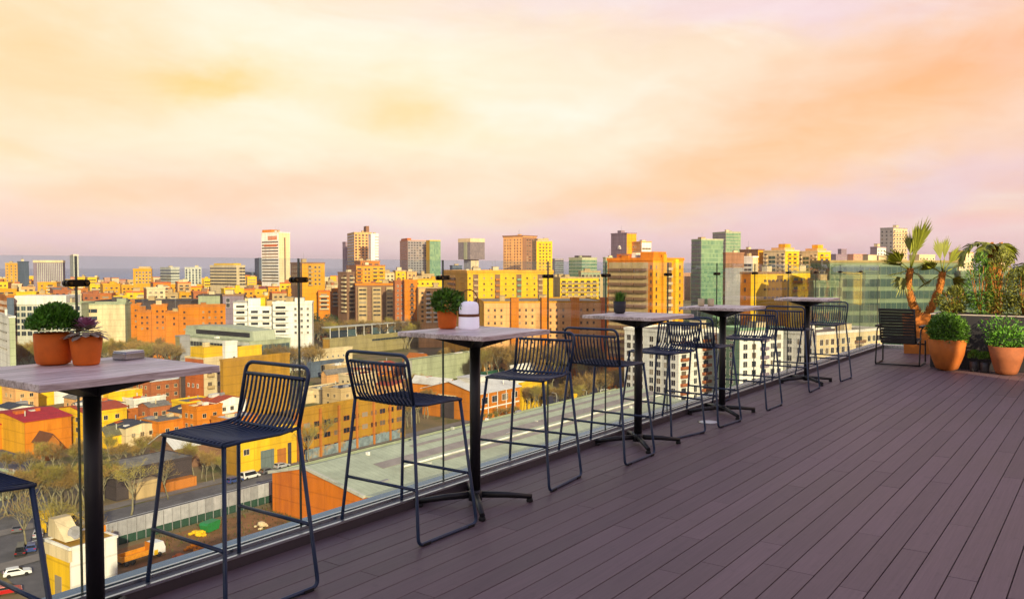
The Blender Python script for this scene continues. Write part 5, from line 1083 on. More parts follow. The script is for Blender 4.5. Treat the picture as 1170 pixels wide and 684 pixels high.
# ------------------------------------------------------------------ trees
BARK = pm('pale plane bark', (.24, .21, .12), rough=.9, var=.4, scale=3, objvar=.2)
TWIG = pm('winter twigs', (.34, .215, .055), rough=.9, var=.3, scale=2, island=.45, objvar=.25)
TWIGG = pm('budding twigs', (.33, .27, .05), rough=.9, var=.3, scale=2, island=.45, objvar=.25)
TREEG = pm('evergreen leaves', (.030, .060, .018), rough=.8, var=.3, scale=1, island=.55, objvar=.3)
def bare_tree(seedv, h, spread, twigs):
    rnd = random.Random(seedv); tr = MB(); cr = MB(); tips = []
    def grow(p, d, ln, r, lv):
        pts = [p]; dd = d.copy(); n = 4
        for i in range(n):
            dd = (dd + Vector((rnd.gauss(0, .13), rnd.gauss(0, .13), rnd.gauss(.04, .08)))).normalized(); pts.append(pts[-1] + dd*ln/n)
        rs = [r*(1 - .45*i/n) for i in range(n + 1)]
        (tr if lv == 0 else cr).tube(pts, rs, 7 if lv < 2 else 4, 0, cap=lv == 0)
        if lv >= 3: tips.append((pts[-1], dd)); tips.append((pts[2], dd)); return
        for k in range((5 if lv == 0 else 4)):
            a = rnd.uniform(0, 6.28); sp = rnd.uniform(.35, .9)*spread; q = pts[-1] if (lv == 0 or k < 2) else pts[2 + k % 2]
            o_ = dd.orthogonal().normalized(); w = dd.cross(o_); nd = (dd + (o_*math.cos(a) + w*math.sin(a))*sp + Vector((0, 0, .18))).normalized()
            grow(q, nd, ln*rnd.uniform(.55, .78), r*rnd.uniform(.42, .55), lv + 1)
    grow(Vector((0, 0, -.1)), Vector((0, 0, 1)), h*.36, h*.020, 0)
    for p, d in tips:
        for _ in range(twigs):
            nd = (d + Vector((rnd.gauss(0, .7), rnd.gauss(0, .7), rnd.gauss(.1, .5)))).normalized(); ln = rnd.uniform(.05, .11)*h; s = nd.orthogonal().normalized()*(.0022*h)
            cr.quad([p - s, p + s, p + nd*ln], 1)
            q = p + nd*ln*.5; n2 = (nd + Vector((rnd.gauss(0, .8), rnd.gauss(0, .8), rnd.gauss(0, .5)))).normalized(); cr.quad([q - s*.8, q + s*.8, q + n2*ln*.7], 1)
    return tr, cr
def leafy_tree(seedv, h, w, n, size):
    tr = MB(); cr = MB(); rnd = random.Random(seedv); tr.tube([(0, 0, -.1), (.1, 0, h*.25), (0, .1, h*.55)], [h*.03, h*.022, h*.01], 7)
    for k in range(9):
        a = k*2.4; r = w*.5*rnd.uniform(.2, .75); z = h*rnd.uniform(.38, .86); r2 = w*rnd.uniform(.2, .34)*(1.15 - z/h*.5)
        leaf_cloud(cr, n//9, (r*math.cos(a)*(1.2 - z/h), r*math.sin(a)*(1.2 - z/h), z), (r2, r2, r2*.85), size, 'ball', .3, 0, seedv*20 + k, .7)
        tr.tube([(0, 0, h*.35), (r*.5*math.cos(a), r*.5*math.sin(a), (z + h*.35)/2), (r*math.cos(a)*.8, r*math.sin(a)*.8, z)], [h*.012, h*.008, h*.003], 5)
    return tr, cr
PROTO = {}
for k, (sd, tw, sp) in enumerate(((1, 10, .95), (2, 10, 1.1), (3, 9, .8), (4, 9, 1.05), (5, 2, 1.0), (6, 3, .8))):
    a, b = bare_tree(sd, 10, sp, tw)
    PROTO['bare%d' % k] = (a.mesh('trunk', BARK), b.mesh('crown', [BARK, TWIGG if k in (2, 5) else TWIG]))
for k in range(3):
    a, b = leafy_tree(10 + k, 10, 7.5 - k, 1700, .42); PROTO['leafy%d' % k] = (a.mesh('trunk', BARK), b.mesh('crown', TREEG))
def tree(u, v, h, kind, label, group, sc=1.0):
    t = thing('bare_tree' if 'bare' in kind else 'leafy_tree', label, 'tree', gnd(u, v), random.uniform(0, 6.28), group); t.scale = (h/10*sc, h/10*sc, h/10)
    a, b = PROTO[kind]; inst('trunk', a, t); inst('crown', b, t); return t
rnd = random.Random(31)
def row(n, u0, u1, vf, hs, kinds, label, group, sc=1.0):
    for i in range(n):
        u = u0 + (u1 - u0)*(i + rnd.uniform(.15, .85))/n; v = vf(u) + rnd.uniform(-3, 3)
        tree(u, v, rnd.uniform(*hs), rnd.choice(kinds), label, group, sc)
BK = ('bare0', 'bare1', 'bare2', 'bare3')
for u, v, h, k, lab in ((86, 676, 15, 'bare4', 'pale trunked bare tree beside the white parked car, left of the yellow booth'), (58, 640, 13, 'bare5', 'bare tree just behind the yellow booth canopy'), (30, 628, 13, 'bare4', 'bare tree by the dark parked van on the left street'), (101, 634, 12, 'bare5', 'green stemmed bare tree right behind the nearest table column'),
                        (150, 588, 13, 'bare5', 'slim pale bare tree standing before the open dark shelter'), (192, 570, 11, 'bare4', 'thin bare tree at the right end of the open dark shelter'), (222, 545, 10, 'bare2', 'bare tree against the timber barn under the first whole stool')):
    tree(u, v, h, k, lab, 'bare trees by the left street')
row(30, -5, 122, lambda u: 588 - u*.12, (8, 12), BK, 'bare brown tree in the dense thicket of the left yard', 'bare trees of the left yard')
row(22, 0, 190, lambda u: 548 - u*.1, (7, 10), BK, 'bare golden tree in the band behind the left yard', 'bare trees of the band behind')
row(6, 205, 262, lambda u: 548, (7, 9), BK, 'bare brown tree beside the workshop under the first stool seat', 'bare trees by the workshop')
row(7, 348, 470, lambda u: 528 - (u - 348)*.40, (11, 14), ('bare4', 'bare5', 'bare2'), 'pale trunked bare street tree before the long brick works', 'street trees before the works')
row(22, 395, 490, lambda u: 505 - (u - 395)*.28, (9, 13), BK, 'bare brown tree in the cluster between the works and the brick hall', 'bare trees between works and hall')
row(8, 400, 480, lambda u: 452, (8, 11), BK, 'bare brown tree behind the works roofs', 'bare trees behind the works')
row(9, 552, 592, lambda u: 486 - (u - 552)*.22, (4, 6), ('bare2', 'bare1'), 'small bare tree before the side windows of the brick hall', 'bare trees before the hall')
row(12, 600, 645, lambda u: 470 - (u - 600)*.1, (9, 12), BK, 'bare golden tree on the paved square beside the avenue', 'bare trees of the square')
row(22, 640, 722, lambda u: 474 - (u - 640)*.28, (11, 15), BK, 'bare brown avenue tree left of the nearest white flats', 'bare avenue trees')
row(14, 610, 725, lambda u: 440, (11, 15), BK, 'bare brown tree on the far side of the avenue', 'bare trees across the avenue')
row(46, 10, 206, lambda u: 426, (15, 19), BK, 'bare golden tree in the long row before the orange brick flats', 'golden tree row')
row(30, 60, 206, lambda u: 418, (14, 18), BK, 'bare golden tree in the second rank before the orange brick flats', 'golden tree second rank')
row(26, 258, 366, lambda u: 428, (15, 18), BK, 'bare brown tree at the foot of the white stepped flats', 'trees below the white flats')
row(44, 345, 480, lambda u: 397, (17, 23), BK, 'tall bare brown tree before the brown flats with bays', 'trees below the brown flats')
row(18, 500, 606, lambda u: 420, (9, 13), BK, 'bare golden tree beyond the long green depot', 'trees behind the depot')
row(30, 545, 700, lambda u: 436, (16, 20), BK, 'bare brown tree at the foot of the long peach block', 'trees below the peach block')
row(5, 352, 386, lambda u: 395, (18, 23), ('leafy0', 'leafy1'), 'dark evergreen left of the brown balcony tower', 'evergreens by the balcony tower')
row(5, 592, 618, lambda u: 392, (28, 33), ('leafy0', 'leafy2'), 'grey green tree before the stepped yellow terrace flats', 'trees before the terrace flats')
row(12, 778, 850, lambda u: 398, (16, 24), ('leafy0', 'leafy1', 'leafy2'), 'dark green tree at the foot of the green glass towers', 'trees below the glass towers')
row(10, 800, 930, lambda u: 408, (17, 24), ('leafy1', 'leafy2'), 'green tree between the white flats and the yellow block', 'trees behind the white flats')
row(5, 700, 800, lambda u: 470, (3, 5), ('leafy0', 'leafy1'), 'low round green tree in the lawn by the nearest white flats', 'small trees of the lawn', 1.4)

# ------------------------------------------------------------------ vehicles and street things
CARG = pm('car glass', (.01, .012, .015), rough=.08); TYRE = pm('tyre', (.012, .012, .012), rough=.85); RIM = pm('wheel rim', (.45, .45, .47), rough=.3, metal=1); LAMPW = pm('headlight lens', (.75, .75, .72), rough=.1); LAMPR = pm('tail light', (.4, .01, .01), rough=.2)
def car_paint(n, c): return pm('car paint ' + n, c, rough=.28, var=.06, coat=.6)
PAINT = {k: car_paint(k, c) for k, c in dict(white=(.75, .75, .73), red=(.45, .01, .01), black=(.012, .012, .014), silver=(.42, .43, .45), blue=(.03, .06, .20), grey=(.12, .12, .13), yellow=(.7, .42, .01)).items()}
def car_body(paint, van=False):
    mb = MB(); L_ = 4.3 if not van else 5.0; hw = .88
    # lengthwise section, swept with tucked sides
    low = [(-L_/2, .35), (-L_/2, .78), (-L_/2 + .12, .92), (-L_*.22, .98), (L_*.16, .98), (L_*.44, .84), (L_/2, .68), (L_/2, .35)]
    b = len(mb.v)
    for y, k in ((-hw, .97), (-hw*1.02, 1), (hw*1.02, 1), (hw, .97)):
        for x, z in low: mb.v.append((x*k, y, z if k == 1 else .32 + (z - .32)*.98))
    n = len(low)
    for r_ in range(3):
        for i in range(n): j = (i + 1) % n; mb.face((b + r_*n + i, b + r_*n + j, b + (r_+1)*n + j, b + (r_+1)*n + i))
    mb.face(tuple(b + n - 1 - i for i in range(n))); mb.face(tuple(b + 3*n + i for i in range(n)))
    top = 1.46 if not van else 1.95
    cab = [(-L_/2 + .15, .93), (-L_/2 + .45, top - .05), (-.9, top), (.15, top - .02), (L_*.20, .98)] if not van else [(-L_/2 + .02, .9), (-L_/2 + .1, top), (L_*.2, top), (L_*.36, .9)]
    b = len(mb.v); n = len(cab)
    for s in (-1, 1):
        for x, z in cab: mb.v.append((x, s*(hw - .02 - (z - .93)*.28), z))
    for i in range(n): j = (i + 1) % n; mb.face((b + i, b + j, b + n + j, b + n + i))
    mb.face(tuple(b + n - 1 - i for i in range(n))); mb.face(tuple(b + n + i for i in range(n)))
    return mb.mesh('body', paint), cab, hw, L_, top
WH = {}
def make_car(label, p, rz, col, group=None, van=False, parts=True):
    key = (col, van)
    if key not in WH: WH[key] = car_body(PAINT[col], van)
    me, cab, hw, L_, top = WH[key]
    t = thing('parked_van' if van else 'parked_car', label, 'van' if van else 'car', (p.x, p.y, G + .03), rz, group); inst('body', me, t)
    if 'glass' not in WH:
        for v in (0, 1):
            m2, cab2, hw2, L2, top2 = car_body(PAINT['white'], bool(v)); gl = []
            for s in (-1, 1):
                mb = MB(); f = lambda x, z: (x, s*(hw2 - .005 - (z - .93)*.28), z)
                x0, x1 = cab2[0][0] + .35, cab2[-1][0] - .25
                q = [f(x0, 1.0), f(x1, 1.0), f(x1 - (.5 if not v else .45), top2 - .12), f(x0 + (.22 if not v else .0), top2 - .12)]; mb.quad(q); gl.append(mb.mesh('side_window', CARG))
            for a, b in ((cab2[-2], cab2[-1]), (cab2[0], cab2[1])):
                mb = MB(); nx = .015 if a is cab2[-2] else -.015; ya = hw2 - .1 - (a[1] - .93)*.28; yb = hw2 - .1 - (b[1] - .93)*.28; l = lambda t_: (a[0] + (b[0] - a[0])*t_ + nx, a[1] + (b[1] - a[1])*t_ + .012)
                (xa, za), (xb, zb) = l(.12), l(.9); mb.quad([(xa, -ya, za), (xa, ya, za), (xb, yb, zb), (xb, -yb, zb)]); gl.append(mb.mesh('windscreen' if a is cab2[-2] else 'rear_window', CARG))
            WH['glass' if not v else 'glassv'] = gl
        mb = MB(); mb.lathe([(.16, -.1), (.31, -.1), (.33, -.06), (.33, .06), (.31, .1), (.16, .1)], 18); WH['tyre'] = mb.mesh('tyre', TYRE); mb = MB(); mb.lathe([(0, .07), (.17, .09), (.2, .06), (.2, -.06), (.17, -.09), (0, -.07)], 14); WH['rim'] = mb.mesh('rim', RIM)
        mb = MB(); mb.bbox(-.03, -.2, -.08, .03, .2, .08, .02); WH['lampw'] = mb.mesh('headlight', LAMPW); WH['lampr'] = mb.mesh('tail_light', LAMPR)
    for g in WH['glassv' if van else 'glass']: inst(g.name.split('.')[0], g, t)
    for sx in (-1, 1):
        for s in (-1, 1):
            w = inst('tyre', WH['tyre'], t, (sx*L_*.31, s*.82, .33)); w.rotation_euler = (R(90), 0, 0); inst('rim', WH['rim'], w)
    if parts:
        for s in (-1, 1): inst('headlight', WH['lampw'], t, (L_/2 - .06, s*.62, .68)); inst('tail_light', WH['lampr'], t, (-L_/2 + .0, s*.68, .80))
    return t
CARS = [(20, 657, 'white', -22, 0, 'white hatchback parked beside the pale trunked tree at the lower left'), (8, 678, 'red', -22, 0, 'red car nose out below the white hatchback in the corner'), (24, 632, 'black', 62, 1, 'black van parked at the kerb by the lower left street'), (36, 628, 'blue', 62, 0, 'dark blue car in front of the black van'), (6, 541, 'silver', -10, 0, 'silver car at the left edge behind the cut off stool'),
        (597, 477, 'white', 8, 0, 'white car parked by the yellow corner house under a stool seat'), (634, 470, 'grey', 30, 0, 'grey car queueing nearest on the avenue'), (640, 462, 'white', 30, 0, 'white car second in the avenue queue'), (648, 456, 'black', 30, 0, 'black car in the avenue beside the yellow sign'), (667, 462, 'silver', 30, 0, 'silver car on the avenue between two stool legs'), (677, 455, 'grey', 30, 0, 'grey car higher up the avenue'), (690, 452, 'black', 30, 1, 'black van far up the avenue under the trees'), (700, 446, 'red', 30, 0, 'small red car far up the avenue'), (620, 485, 'white', 205, 0, 'white car at the kerb by the little lawn'), (690, 487, 'white', 190, 0, 'white car on the lawn edge right of the playground flowers'),
        (306, 540, 'grey', 0, 0, 'grey car on the street behind the orange gable'), (286, 546, 'white', 0, 1, 'white van on the street behind the hoarding'), (440, 500, 'silver', 0, 0, 'silver car parked before the bare trees by the works'), (44, 612, 'silver', 62, 0, 'silver car farther up the lower left street'), (20, 606, 'grey', 62, 0, 'grey car on the far kerb of the lower left street'), (268, 551, 'blue', 0, 0, 'blue car on the street behind the hoarding'), (322, 534, 'silver', 0, 0, 'silver car by the workshop garage door'), (418, 505, 'black', 0, 0, 'black car parked before the painted wall of the works')]
for u, v, c, a, van, lab in CARS: make_car(lab, gnd(u, v), R(a), c, 'parked and passing cars', bool(van))
# flatbed truck
p = gnd(160, 640); tr_ = thing('flatbed_truck', 'flatbed lorry with an orange empty bed and white cab on the dirt lot', 'lorry', (p.x, p.y, G + .03), R(2))
mb = MB(); mb.box(-4.2, -1.2, 1.0, 1.8, 1.2, 1.25); mb.box(-4.2, -1.2, 1.251, 1.8, -1.1, 1.95); mb.box(-4.2, 1.1, 1.251, 1.8, 1.2, 1.95); mb.box(-4.2, -1.09, 1.251, -4.1, 1.09, 1.95); mb.build('bed', pm('orange lorry bed', (.62, .24, .015), rough=.5, var=.3, scale=2), tr_)
mb = MB(); mb.box(1.7, -1.15, 1.26, 1.85, 1.15, 2.9); mb.build('headboard', W['orange'], tr_)
mb = MB(); mb.extr([(2.0, .6), (4.4, .6), (4.45, 1.6), (4.0, 2.75), (2.0, 2.8)], 'y', -1.15, 1.15); cb = mb.build('cab', PAINT['white'], tr_)
mb = MB(); mb.quad([(4.46, -1, 1.65), (4.46, 1, 1.65), (4.06, .95, 2.65), (4.06, -.95, 2.65)]); mb.build('windscreen', CARG, cb)
mb = MB(); mb.box(2.1, -1.19, .6, 2.9, -1.16, 1.5); mb.box(2.1, 1.16, .6, 2.9, 1.19, 1.5); mb.build('yellow_panel', PAINT['yellow'], cb)
mb = MB(); mb.box(-4.1, -.5, .6, 2.2, .5, .98); mb.build('chassis', W['dark'], tr_)
for x in (-3.2, -2.0, 3.2):
    for s in (-1, 1):
        w = inst('tyre', WH['tyre'], tr_, (x, s*1.0, .5)); w.scale = (1.5, 1.5, 1.5); w.rotation_euler = (R(90), 0, 0); inst('rim', WH['rim'], w)
# yellow works vehicle behind the trees
p = gnd(80, 606); ex = thing('loader', 'yellow wheeled loader half hidden by the thicket behind the booth', 'digger', (p.x, p.y, G + .03), R(10))
mb = MB(); mb.bbox(-2.6, -1.1, .9, .4, 1.1, 2.1, .2); mb.build('body', PAINT['yellow'], ex); mb = MB(); mb.bbox(-.9, -.9, 2.11, .6, .9, 3.5, .12); c_ = mb.build('cab', PAINT['yellow'], ex)
mb = MB(); mb.box(-.7, -.93, 2.5, .4, -.905, 3.3); mb.box(.605, -.7, 2.5, .63, .7, 3.3); mb.build('window', CARG, c_)
for s in (-1, 1): mb = MB(); mb.tube([(.2, s*.7, 1.7), (1.8, s*.7, 2.6), (3.2, s*.7, 1.0)], .16, 6); mb.build('arm', PAINT['yellow'], ex)
mb = MB(); mb.extr([(3.0, .4), (4.0, .3), (3.4, .6), (3.3, 1.4), (3.0, 1.4)], 'y', -1.3, 1.3); mb.build('bucket', W['grey'], ex)
for x in (-1.8, 1.0):
    for s in (-1, 1): w = inst('tyre', WH['tyre'], ex, (x, s*1.05, .7)); w.scale = (2.1,)*3; w.rotation_euler = (R(90), 0, 0); inst('rim', WH['rim'], w)
p = gnd(52, 606); cn = thing('works_cabin', 'narrow yellow works cabin left of the loader in the thicket', 'cabin', (p.x, p.y, G), R(5)); mb = MB(); mb.bbox(-1.2, -1.2, 0, 1.2, 1.2, 4.6, .08); mb.build('wall', PAINT['yellow'], cn); mb = MB(); mb.box(-1.35, -1.35, 4.61, 1.35, 1.35, 4.8); mb.build('roof', W['khaki'], cn); mb = MB(); mb.box(-.5, -1.24, .1, .4, -1.21, 2.2); mb.build('door', W['dark'], cn)
# green skip and bags on the lot
p = gnd(240, 606); sk = thing('skip', 'green waste skip with a sloping lid on the dirt lot', 'skip', (p.x, p.y, G + .03), R(15)); GR = pm('green steel', (.015, .22, .05), rough=.5, var=.3, scale=2)
mb = MB(); mb.extr([(-1.5, .15), (1.5, .15), (2.0, 1.6), (-2.0, 1.6)], 'y', -1, 1); mb.build('tub', GR, sk); mb = MB(); mb.extr([(-2.05, 1.61), (2.05, 1.61), (1.6, 2.0), (-1.6, 2.0)], 'y', -1.05, 1.05); mb.build('lid', GR, sk)
for u, v, m, lab in ((225, 612, 'yellow', 'yellow rubble heap left of the green skip'), (298, 603, 'cream', 'pale rubble heap by the foot of the orange gable'), (222, 628, 'orange', 'orange spoil heap on the near edge of the dirt lot'), (205, 640, 'terr', 'rust spoil heap behind the flatbed lorry')):
    p = gnd(u, v); mb = MB(); r_ = random.Random(int(u))
    for i in range(22):
        a = r_.uniform(0, 6.28); r = r_.uniform(0, 1.8); s = r_.uniform(.2, .55); x, y = r*math.cos(a), r*math.sin(a); z = max(0, .9 - r*.5)
        mb.bbox(x - s, y - s*.7, z - .1, x + s, y + s*.7, z + s*.9, s*.25)
    tag(mb.build('rubble_heap', W[m], None, (p.x, p.y, G + .02)), lab, 'rubble heap', 'rubble heaps on the lot')
# street lamps and sign
def lamp_post(u, v, h, lab):
    p = gnd(u, v); t = thing('street_lamp', lab, 'street lamp', (p.x, p.y, G), R(90), 'street lamps'); mb = MB(); mb.tube([(0, 0, 0), (0, 0, h*.95), (.3, 0, h), (1.6, 0, h + .1)], [.1, .07, .06, .05], 7); mb.build('post', W['pale'], t); mb = MB(); mb.bbox(1.2, -.18, h, 2.1, .18, h + .18, .04); mb.build('lamp_head', W['grey'], t)
for u, v, h, lab in ((388, 507, 9, 'street lamp before the works, right of the painted wall'), (470, 488, 9, 'street lamp by the bare tree cluster'), (636, 478, 9, 'street lamp on the near kerb of the avenue'), (670, 474, 9, 'street lamp between the legs of the fourth stool'), (687, 462, 9, 'street lamp up the avenue beside the white gantry'), (624, 462, 9, 'street lamp on the paved square')): lamp_post(u, v, h, lab)
p = gnd(656, 478); sg = thing('road_sign', 'yellow shield shaped road sign on a tall pole by the avenue', 'road sign', (p.x, p.y, G), R(PTH)); mb = MB(); mb.tube([(0, 0, 0), (0, 0, 8)], .11, 7); mb.build('post', W['grey'], sg); mb = MB(); mb.extr([(-1.2, 8.6), (0, 5.4), (1.2, 8.6), (1.0, 9.0), (-1.0, 9.0)], 'y', -.16, -.12); mb.build('panel', PAINT['yellow'], sg)
p = gnd(686, 464); gt = thing('sign_gantry', 'white portal frame standing on the avenue', 'gantry', (p.x, p.y, G), R(PTH + 10)); mb = MB(); mb.tube(rounded([(0, 0, 0), (0, 0, 6.5), (3.2, 0, 6.5), (3.2, 0, 0)], .4), .12, 7); mb.build('frame', W['white'], gt)
p = gnd(697, 484); ub = thing('white_dome', 'white round dome shelter on the lawn beside the curb', 'shelter', (p.x, p.y, G)); mb = MB(); mb.lathe([(1.6, 0), (1.6, 1), (1.3, 2.0), (.7, 2.6), (0, 2.8)], 20); mb.build('shell', W['white'], ub); mb = MB(); mb.box(-.5, -1.64, .05, .5, -1.5, 1.6); mb.build('door', W['dark'], ub)
for u, v, m, lab in ((676, 476, 'yellow', 'yellow playground hut on the lawn'), (650, 488, 'terr', 'pink and red flower bed hut near the little lawn'), (661, 484, 'green', 'pale green playground hut on the paving')):
    p = gnd(u, v); t = thing('play_hut', lab, 'play hut', (p.x, p.y, G + .05)); mb = MB(); mb.box(-1.3, -.9, 0, 1.3, .9, 1.3); mb.build('wall', W[m], t); mb = MB(); mb.extr([(-1.1, 1.31), (1.1, 1.31), (0, 2.2)], 'x', -1.5, 1.5); mb.build('roof', W['cream'], t)
SUN_E = 5.0; EXPO = 0.6; HAZE = 0.00007; SKYS = 0.77; CLOC = (0.0, 0.0, 0.0)
# ------------------------------------------------------------------ light
SUNV = (fwd*-.925 + rgt*.38).normalized(); ELEV = R(18)
sv = Vector((SUNV.x*math.cos(ELEV), SUNV.y*math.cos(ELEV), math.sin(ELEV)))
sl = bpy.data.lights.new('sun', 'SUN'); sl.energy = SUN_E; sl.angle = R(.53); sl.color = (1.0, .78, .48)
so = bpy.data.objects.new('sun', sl); COL.objects.link(so); so.rotation_euler = sv.to_track_quat('Z', 'Y').to_euler(); so.location = (0, -40, 60)
w = bpy.data.worlds.new('World'); scene.world = w; w.use_nodes = True; t = w.node_tree; t.nodes.clear(); L = t.links.new
BANKS = [(560, 175, 330, 70, 0, (255, 244, 212), .65), (330, 50, 260, 26, -.05, (255, 247, 222), .6), (600, 130, 160, 14, .1, (255, 250, 232), .5), (420, 200, 200, 12, -.05, (255, 230, 190), .5), (760, 120, 150, 14, .25, (255, 224, 190), .6), (1010, 110, 190, 62, .35, (254, 190, 134), 1.0), (830, 195, 230, 36, .22, (255, 200, 146), .95), (1160, 60, 90, 40, 0, (252, 190, 150), .7),
         (245, 92, 100, 22, .03, (250, 216, 132), 1.0), (470, 132, 75, 30, -.1, (252, 222, 158), .95), (40, 60, 130, 70, 0, (253, 212, 148), .85), (300, 215, 330, 26, .05, (255, 208, 172), .75), (700, 8, 260, 24, 0, (244, 222, 222), .8), (1000, 225, 260, 24, .15, (230, 200, 216), .75), (930, 12, 160, 22, 0, (244, 216, 220), .8), (45, 274, 60, 8, -.1, (255, 224, 205), .8), (650, 275, 700, 16, 0, (244, 208, 218), .6)]
out = N(t, 'ShaderNodeOutputWorld'); bg = N(t, 'ShaderNodeBackground'); bg2 = N(t, 'ShaderNodeBackground'); ms = N(t, 'ShaderNodeMixShader')
sky = N(t, 'ShaderNodeTexSky'); sky.sky_type = 'NISHITA'; sky.sun_disc = False; sky.sun_elevation = ELEV; sky.sun_rotation = math.atan2(sv.x, sv.y); sky.altitude = 60
L(sky.outputs[0], bg.inputs[0]); bg.inputs[1].default_value = .10
tc = N(t, 'ShaderNodeTexCoord'); D3 = tc.outputs['Generated']
sx = N(t, 'ShaderNodeSeparateXYZ'); L(D3, sx.inputs[0])
ramp = N(t, 'ShaderNodeValToRGB'); e = ramp.color_ramp.elements
def s2l(c): return tuple(((x/255)/12.92 if x/255 <= .04045 else ((x/255 + .055)/1.055)**2.4) for x in c) + (1,)
stops = [(0.0, (226, 206, 222)), (.020, (244, 212, 220)), (.045, (252, 216, 212)), (.085, (254, 224, 200)), (.14, (255, 234, 200)), (.21, (255, 240, 206)), (.30, (254, 230, 190)), (.40, (236, 214, 212)), (.60, (196, 190, 220)), (1.0, (150, 165, 215))]
while len(e) < len(stops): e.new(.5)
for i, (p, c) in enumerate(stops): e[i].position = p; e[i].color = s2l(c)
L(sx.outputs['Z'], ramp.inputs[0])
# bearing: pinker and oranger towards the right
dt = N(t, 'ShaderNodeVectorMath', operation='DOT_PRODUCT'); L(D3, dt.inputs[0]); dt.inputs[1].default_value = tuple(rgt)
mr = N(t, 'ShaderNodeMapRange'); mr.inputs[1].default_value = -.12; mr.inputs[2].default_value = .50; L(dt.outputs['Value'], mr.inputs[0])
mixr = N(t, 'ShaderNodeMix', data_type='RGBA', blend_type='MULTIPLY'); L(mr.outputs[0], mixr.inputs[0]); L(ramp.outputs[0], mixr.inputs[6]); mixr.inputs[7].default_value = (.93, .76, .80, 1)
# cloud sheets: noise stretched along the horizon
mp = N(t, 'ShaderNodeMapping'); mp.inputs['Scale'].default_value = (1, 1, 2.6); mp.inputs['Location'].default_value = CLOC; L(D3, mp.inputs[0])
n1 = N(t, 'ShaderNodeTexNoise'); n1.inputs['Scale'].default_value = 2.6; n1.inputs['Detail'].default_value = 6; n1.inputs['Roughness'].default_value = .52; n1.inputs['Distortion'].default_value = .35; L(mp.outputs[0], n1.inputs['Vector'])
c1 = N(t, 'ShaderNodeMapRange', interpolation_type='SMOOTHSTEP'); c1.inputs[1].default_value = .47; c1.inputs[2].default_value = .68; L(n1.outputs[0], c1.inputs[0])
mp2 = N(t, 'ShaderNodeMapping'); mp2.inputs['Scale'].default_value = (1, 1, 4.0); mp2.inputs['Location'].default_value = (3.1, 1.7, .4); L(D3, mp2.inputs[0])
n2 = N(t, 'ShaderNodeTexNoise'); n2.inputs['Scale'].default_value = 4.5; n2.inputs['Detail'].default_value = 8; n2.inputs['Roughness'].default_value = .55; n2.inputs['Distortion'].default_value = .5; L(mp2.outputs[0], n2.inputs['Vector'])
c2 = N(t, 'ShaderNodeMapRange', interpolation_type='SMOOTHSTEP'); c2.inputs[1].default_value = .46; c2.inputs[2].default_value = .68; L(n2.outputs[0], c2.inputs[0])
ms1 = N(t, 'ShaderNodeMath', operation='MULTIPLY'); L(c1.outputs[0], ms1.inputs[0]); ms1.inputs[1].default_value = .85
gold = N(t, 'ShaderNodeMix', data_type='RGBA'); L(mr.outputs[0], gold.inputs[0]); gold.inputs[6].default_value = s2l((253, 222, 160)); gold.inputs[7].default_value = s2l((250, 196, 142))
hi = N(t, 'ShaderNodeMapRange'); hi.inputs[1].default_value = .03; hi.inputs[2].default_value = .10; L(sx.outputs['Z'], hi.inputs[0])
hi2 = N(t, 'ShaderNodeMapRange'); hi2.inputs[1].default_value = .55; hi2.inputs[2].default_value = .32; L(sx.outputs['Z'], hi2.inputs[0])
f1 = N(t, 'ShaderNodeMath', operation='MULTIPLY'); L(ms1.outputs[0], f1.inputs[0]); L(hi.outputs[0], f1.inputs[1])
f2 = N(t, 'ShaderNodeMath', operation='MULTIPLY'); L(f1.outputs[0], f2.inputs[0]); L(hi2.outputs[0], f2.inputs[1])
m1 = N(t, 'ShaderNodeMix', data_type='RGBA'); L(f2.outputs[0], m1.inputs[0]); L(mixr.outputs[2], m1.inputs[6]); L(gold.outputs[2], m1.inputs[7])
f3 = N(t, 'ShaderNodeMath', operation='MULTIPLY'); L(c2.outputs[0], f3.inputs[0]); f3.inputs[1].default_value = .52
m2 = N(t, 'ShaderNodeMix', data_type='RGBA'); L(f3.outputs[0], m2.inputs[0]); L(m1.outputs[2], m2.inputs[6]); m2.inputs[7].default_value = s2l((255, 248, 226))

# broad cloud banks at their own bearings and heights in the sky, edges broken up by noise
az = N(t, 'ShaderNodeMath', operation='ARCTAN2'); L(dt.outputs['Value'], az.inputs[0])
df = N(t, 'ShaderNodeVectorMath', operation='DOT_PRODUCT'); L(D3, df.inputs[0]); df.inputs[1].default_value = tuple(fwd); L(df.outputs['Value'], az.inputs[1])
nw = N(t, 'ShaderNodeTexNoise'); nw.inputs['Scale'].default_value = 5.5; nw.inputs['Detail'].default_value = 7; nw.inputs['Roughness'].default_value = .58; mpw = N(t, 'ShaderNodeMapping'); mpw.inputs['Scale'].default_value = (1, 1, 2.2); L(D3, mpw.inputs[0]); L(mpw.outputs[0], nw.inputs['Vector'])
sc_ = N(t, 'ShaderNodeSeparateColor'); L(nw.outputs['Color'], sc_.inputs[0])
def lin(a, k, c):
    n = N(t, 'ShaderNodeMath', operation='MULTIPLY_ADD'); L(a, n.inputs[0]); n.inputs[1].default_value = k; n.inputs[2].default_value = c; return n.outputs[0]
def op2(o, a, b):
    n = N(t, 'ShaderNodeMath', operation=o); L(a, n.inputs[0]); L(b, n.inputs[1]) if not isinstance(b, (int, float)) else setattr(n.inputs[1], 'default_value', b); return n.outputs[0]
azw = op2('ADD', az.outputs[0], lin(sc_.outputs[0], .24, -.12)); zw = op2('ADD', sx.outputs['Z'], lin(sc_.outputs[1], .10, -.05))
cur = m2.outputs[2]
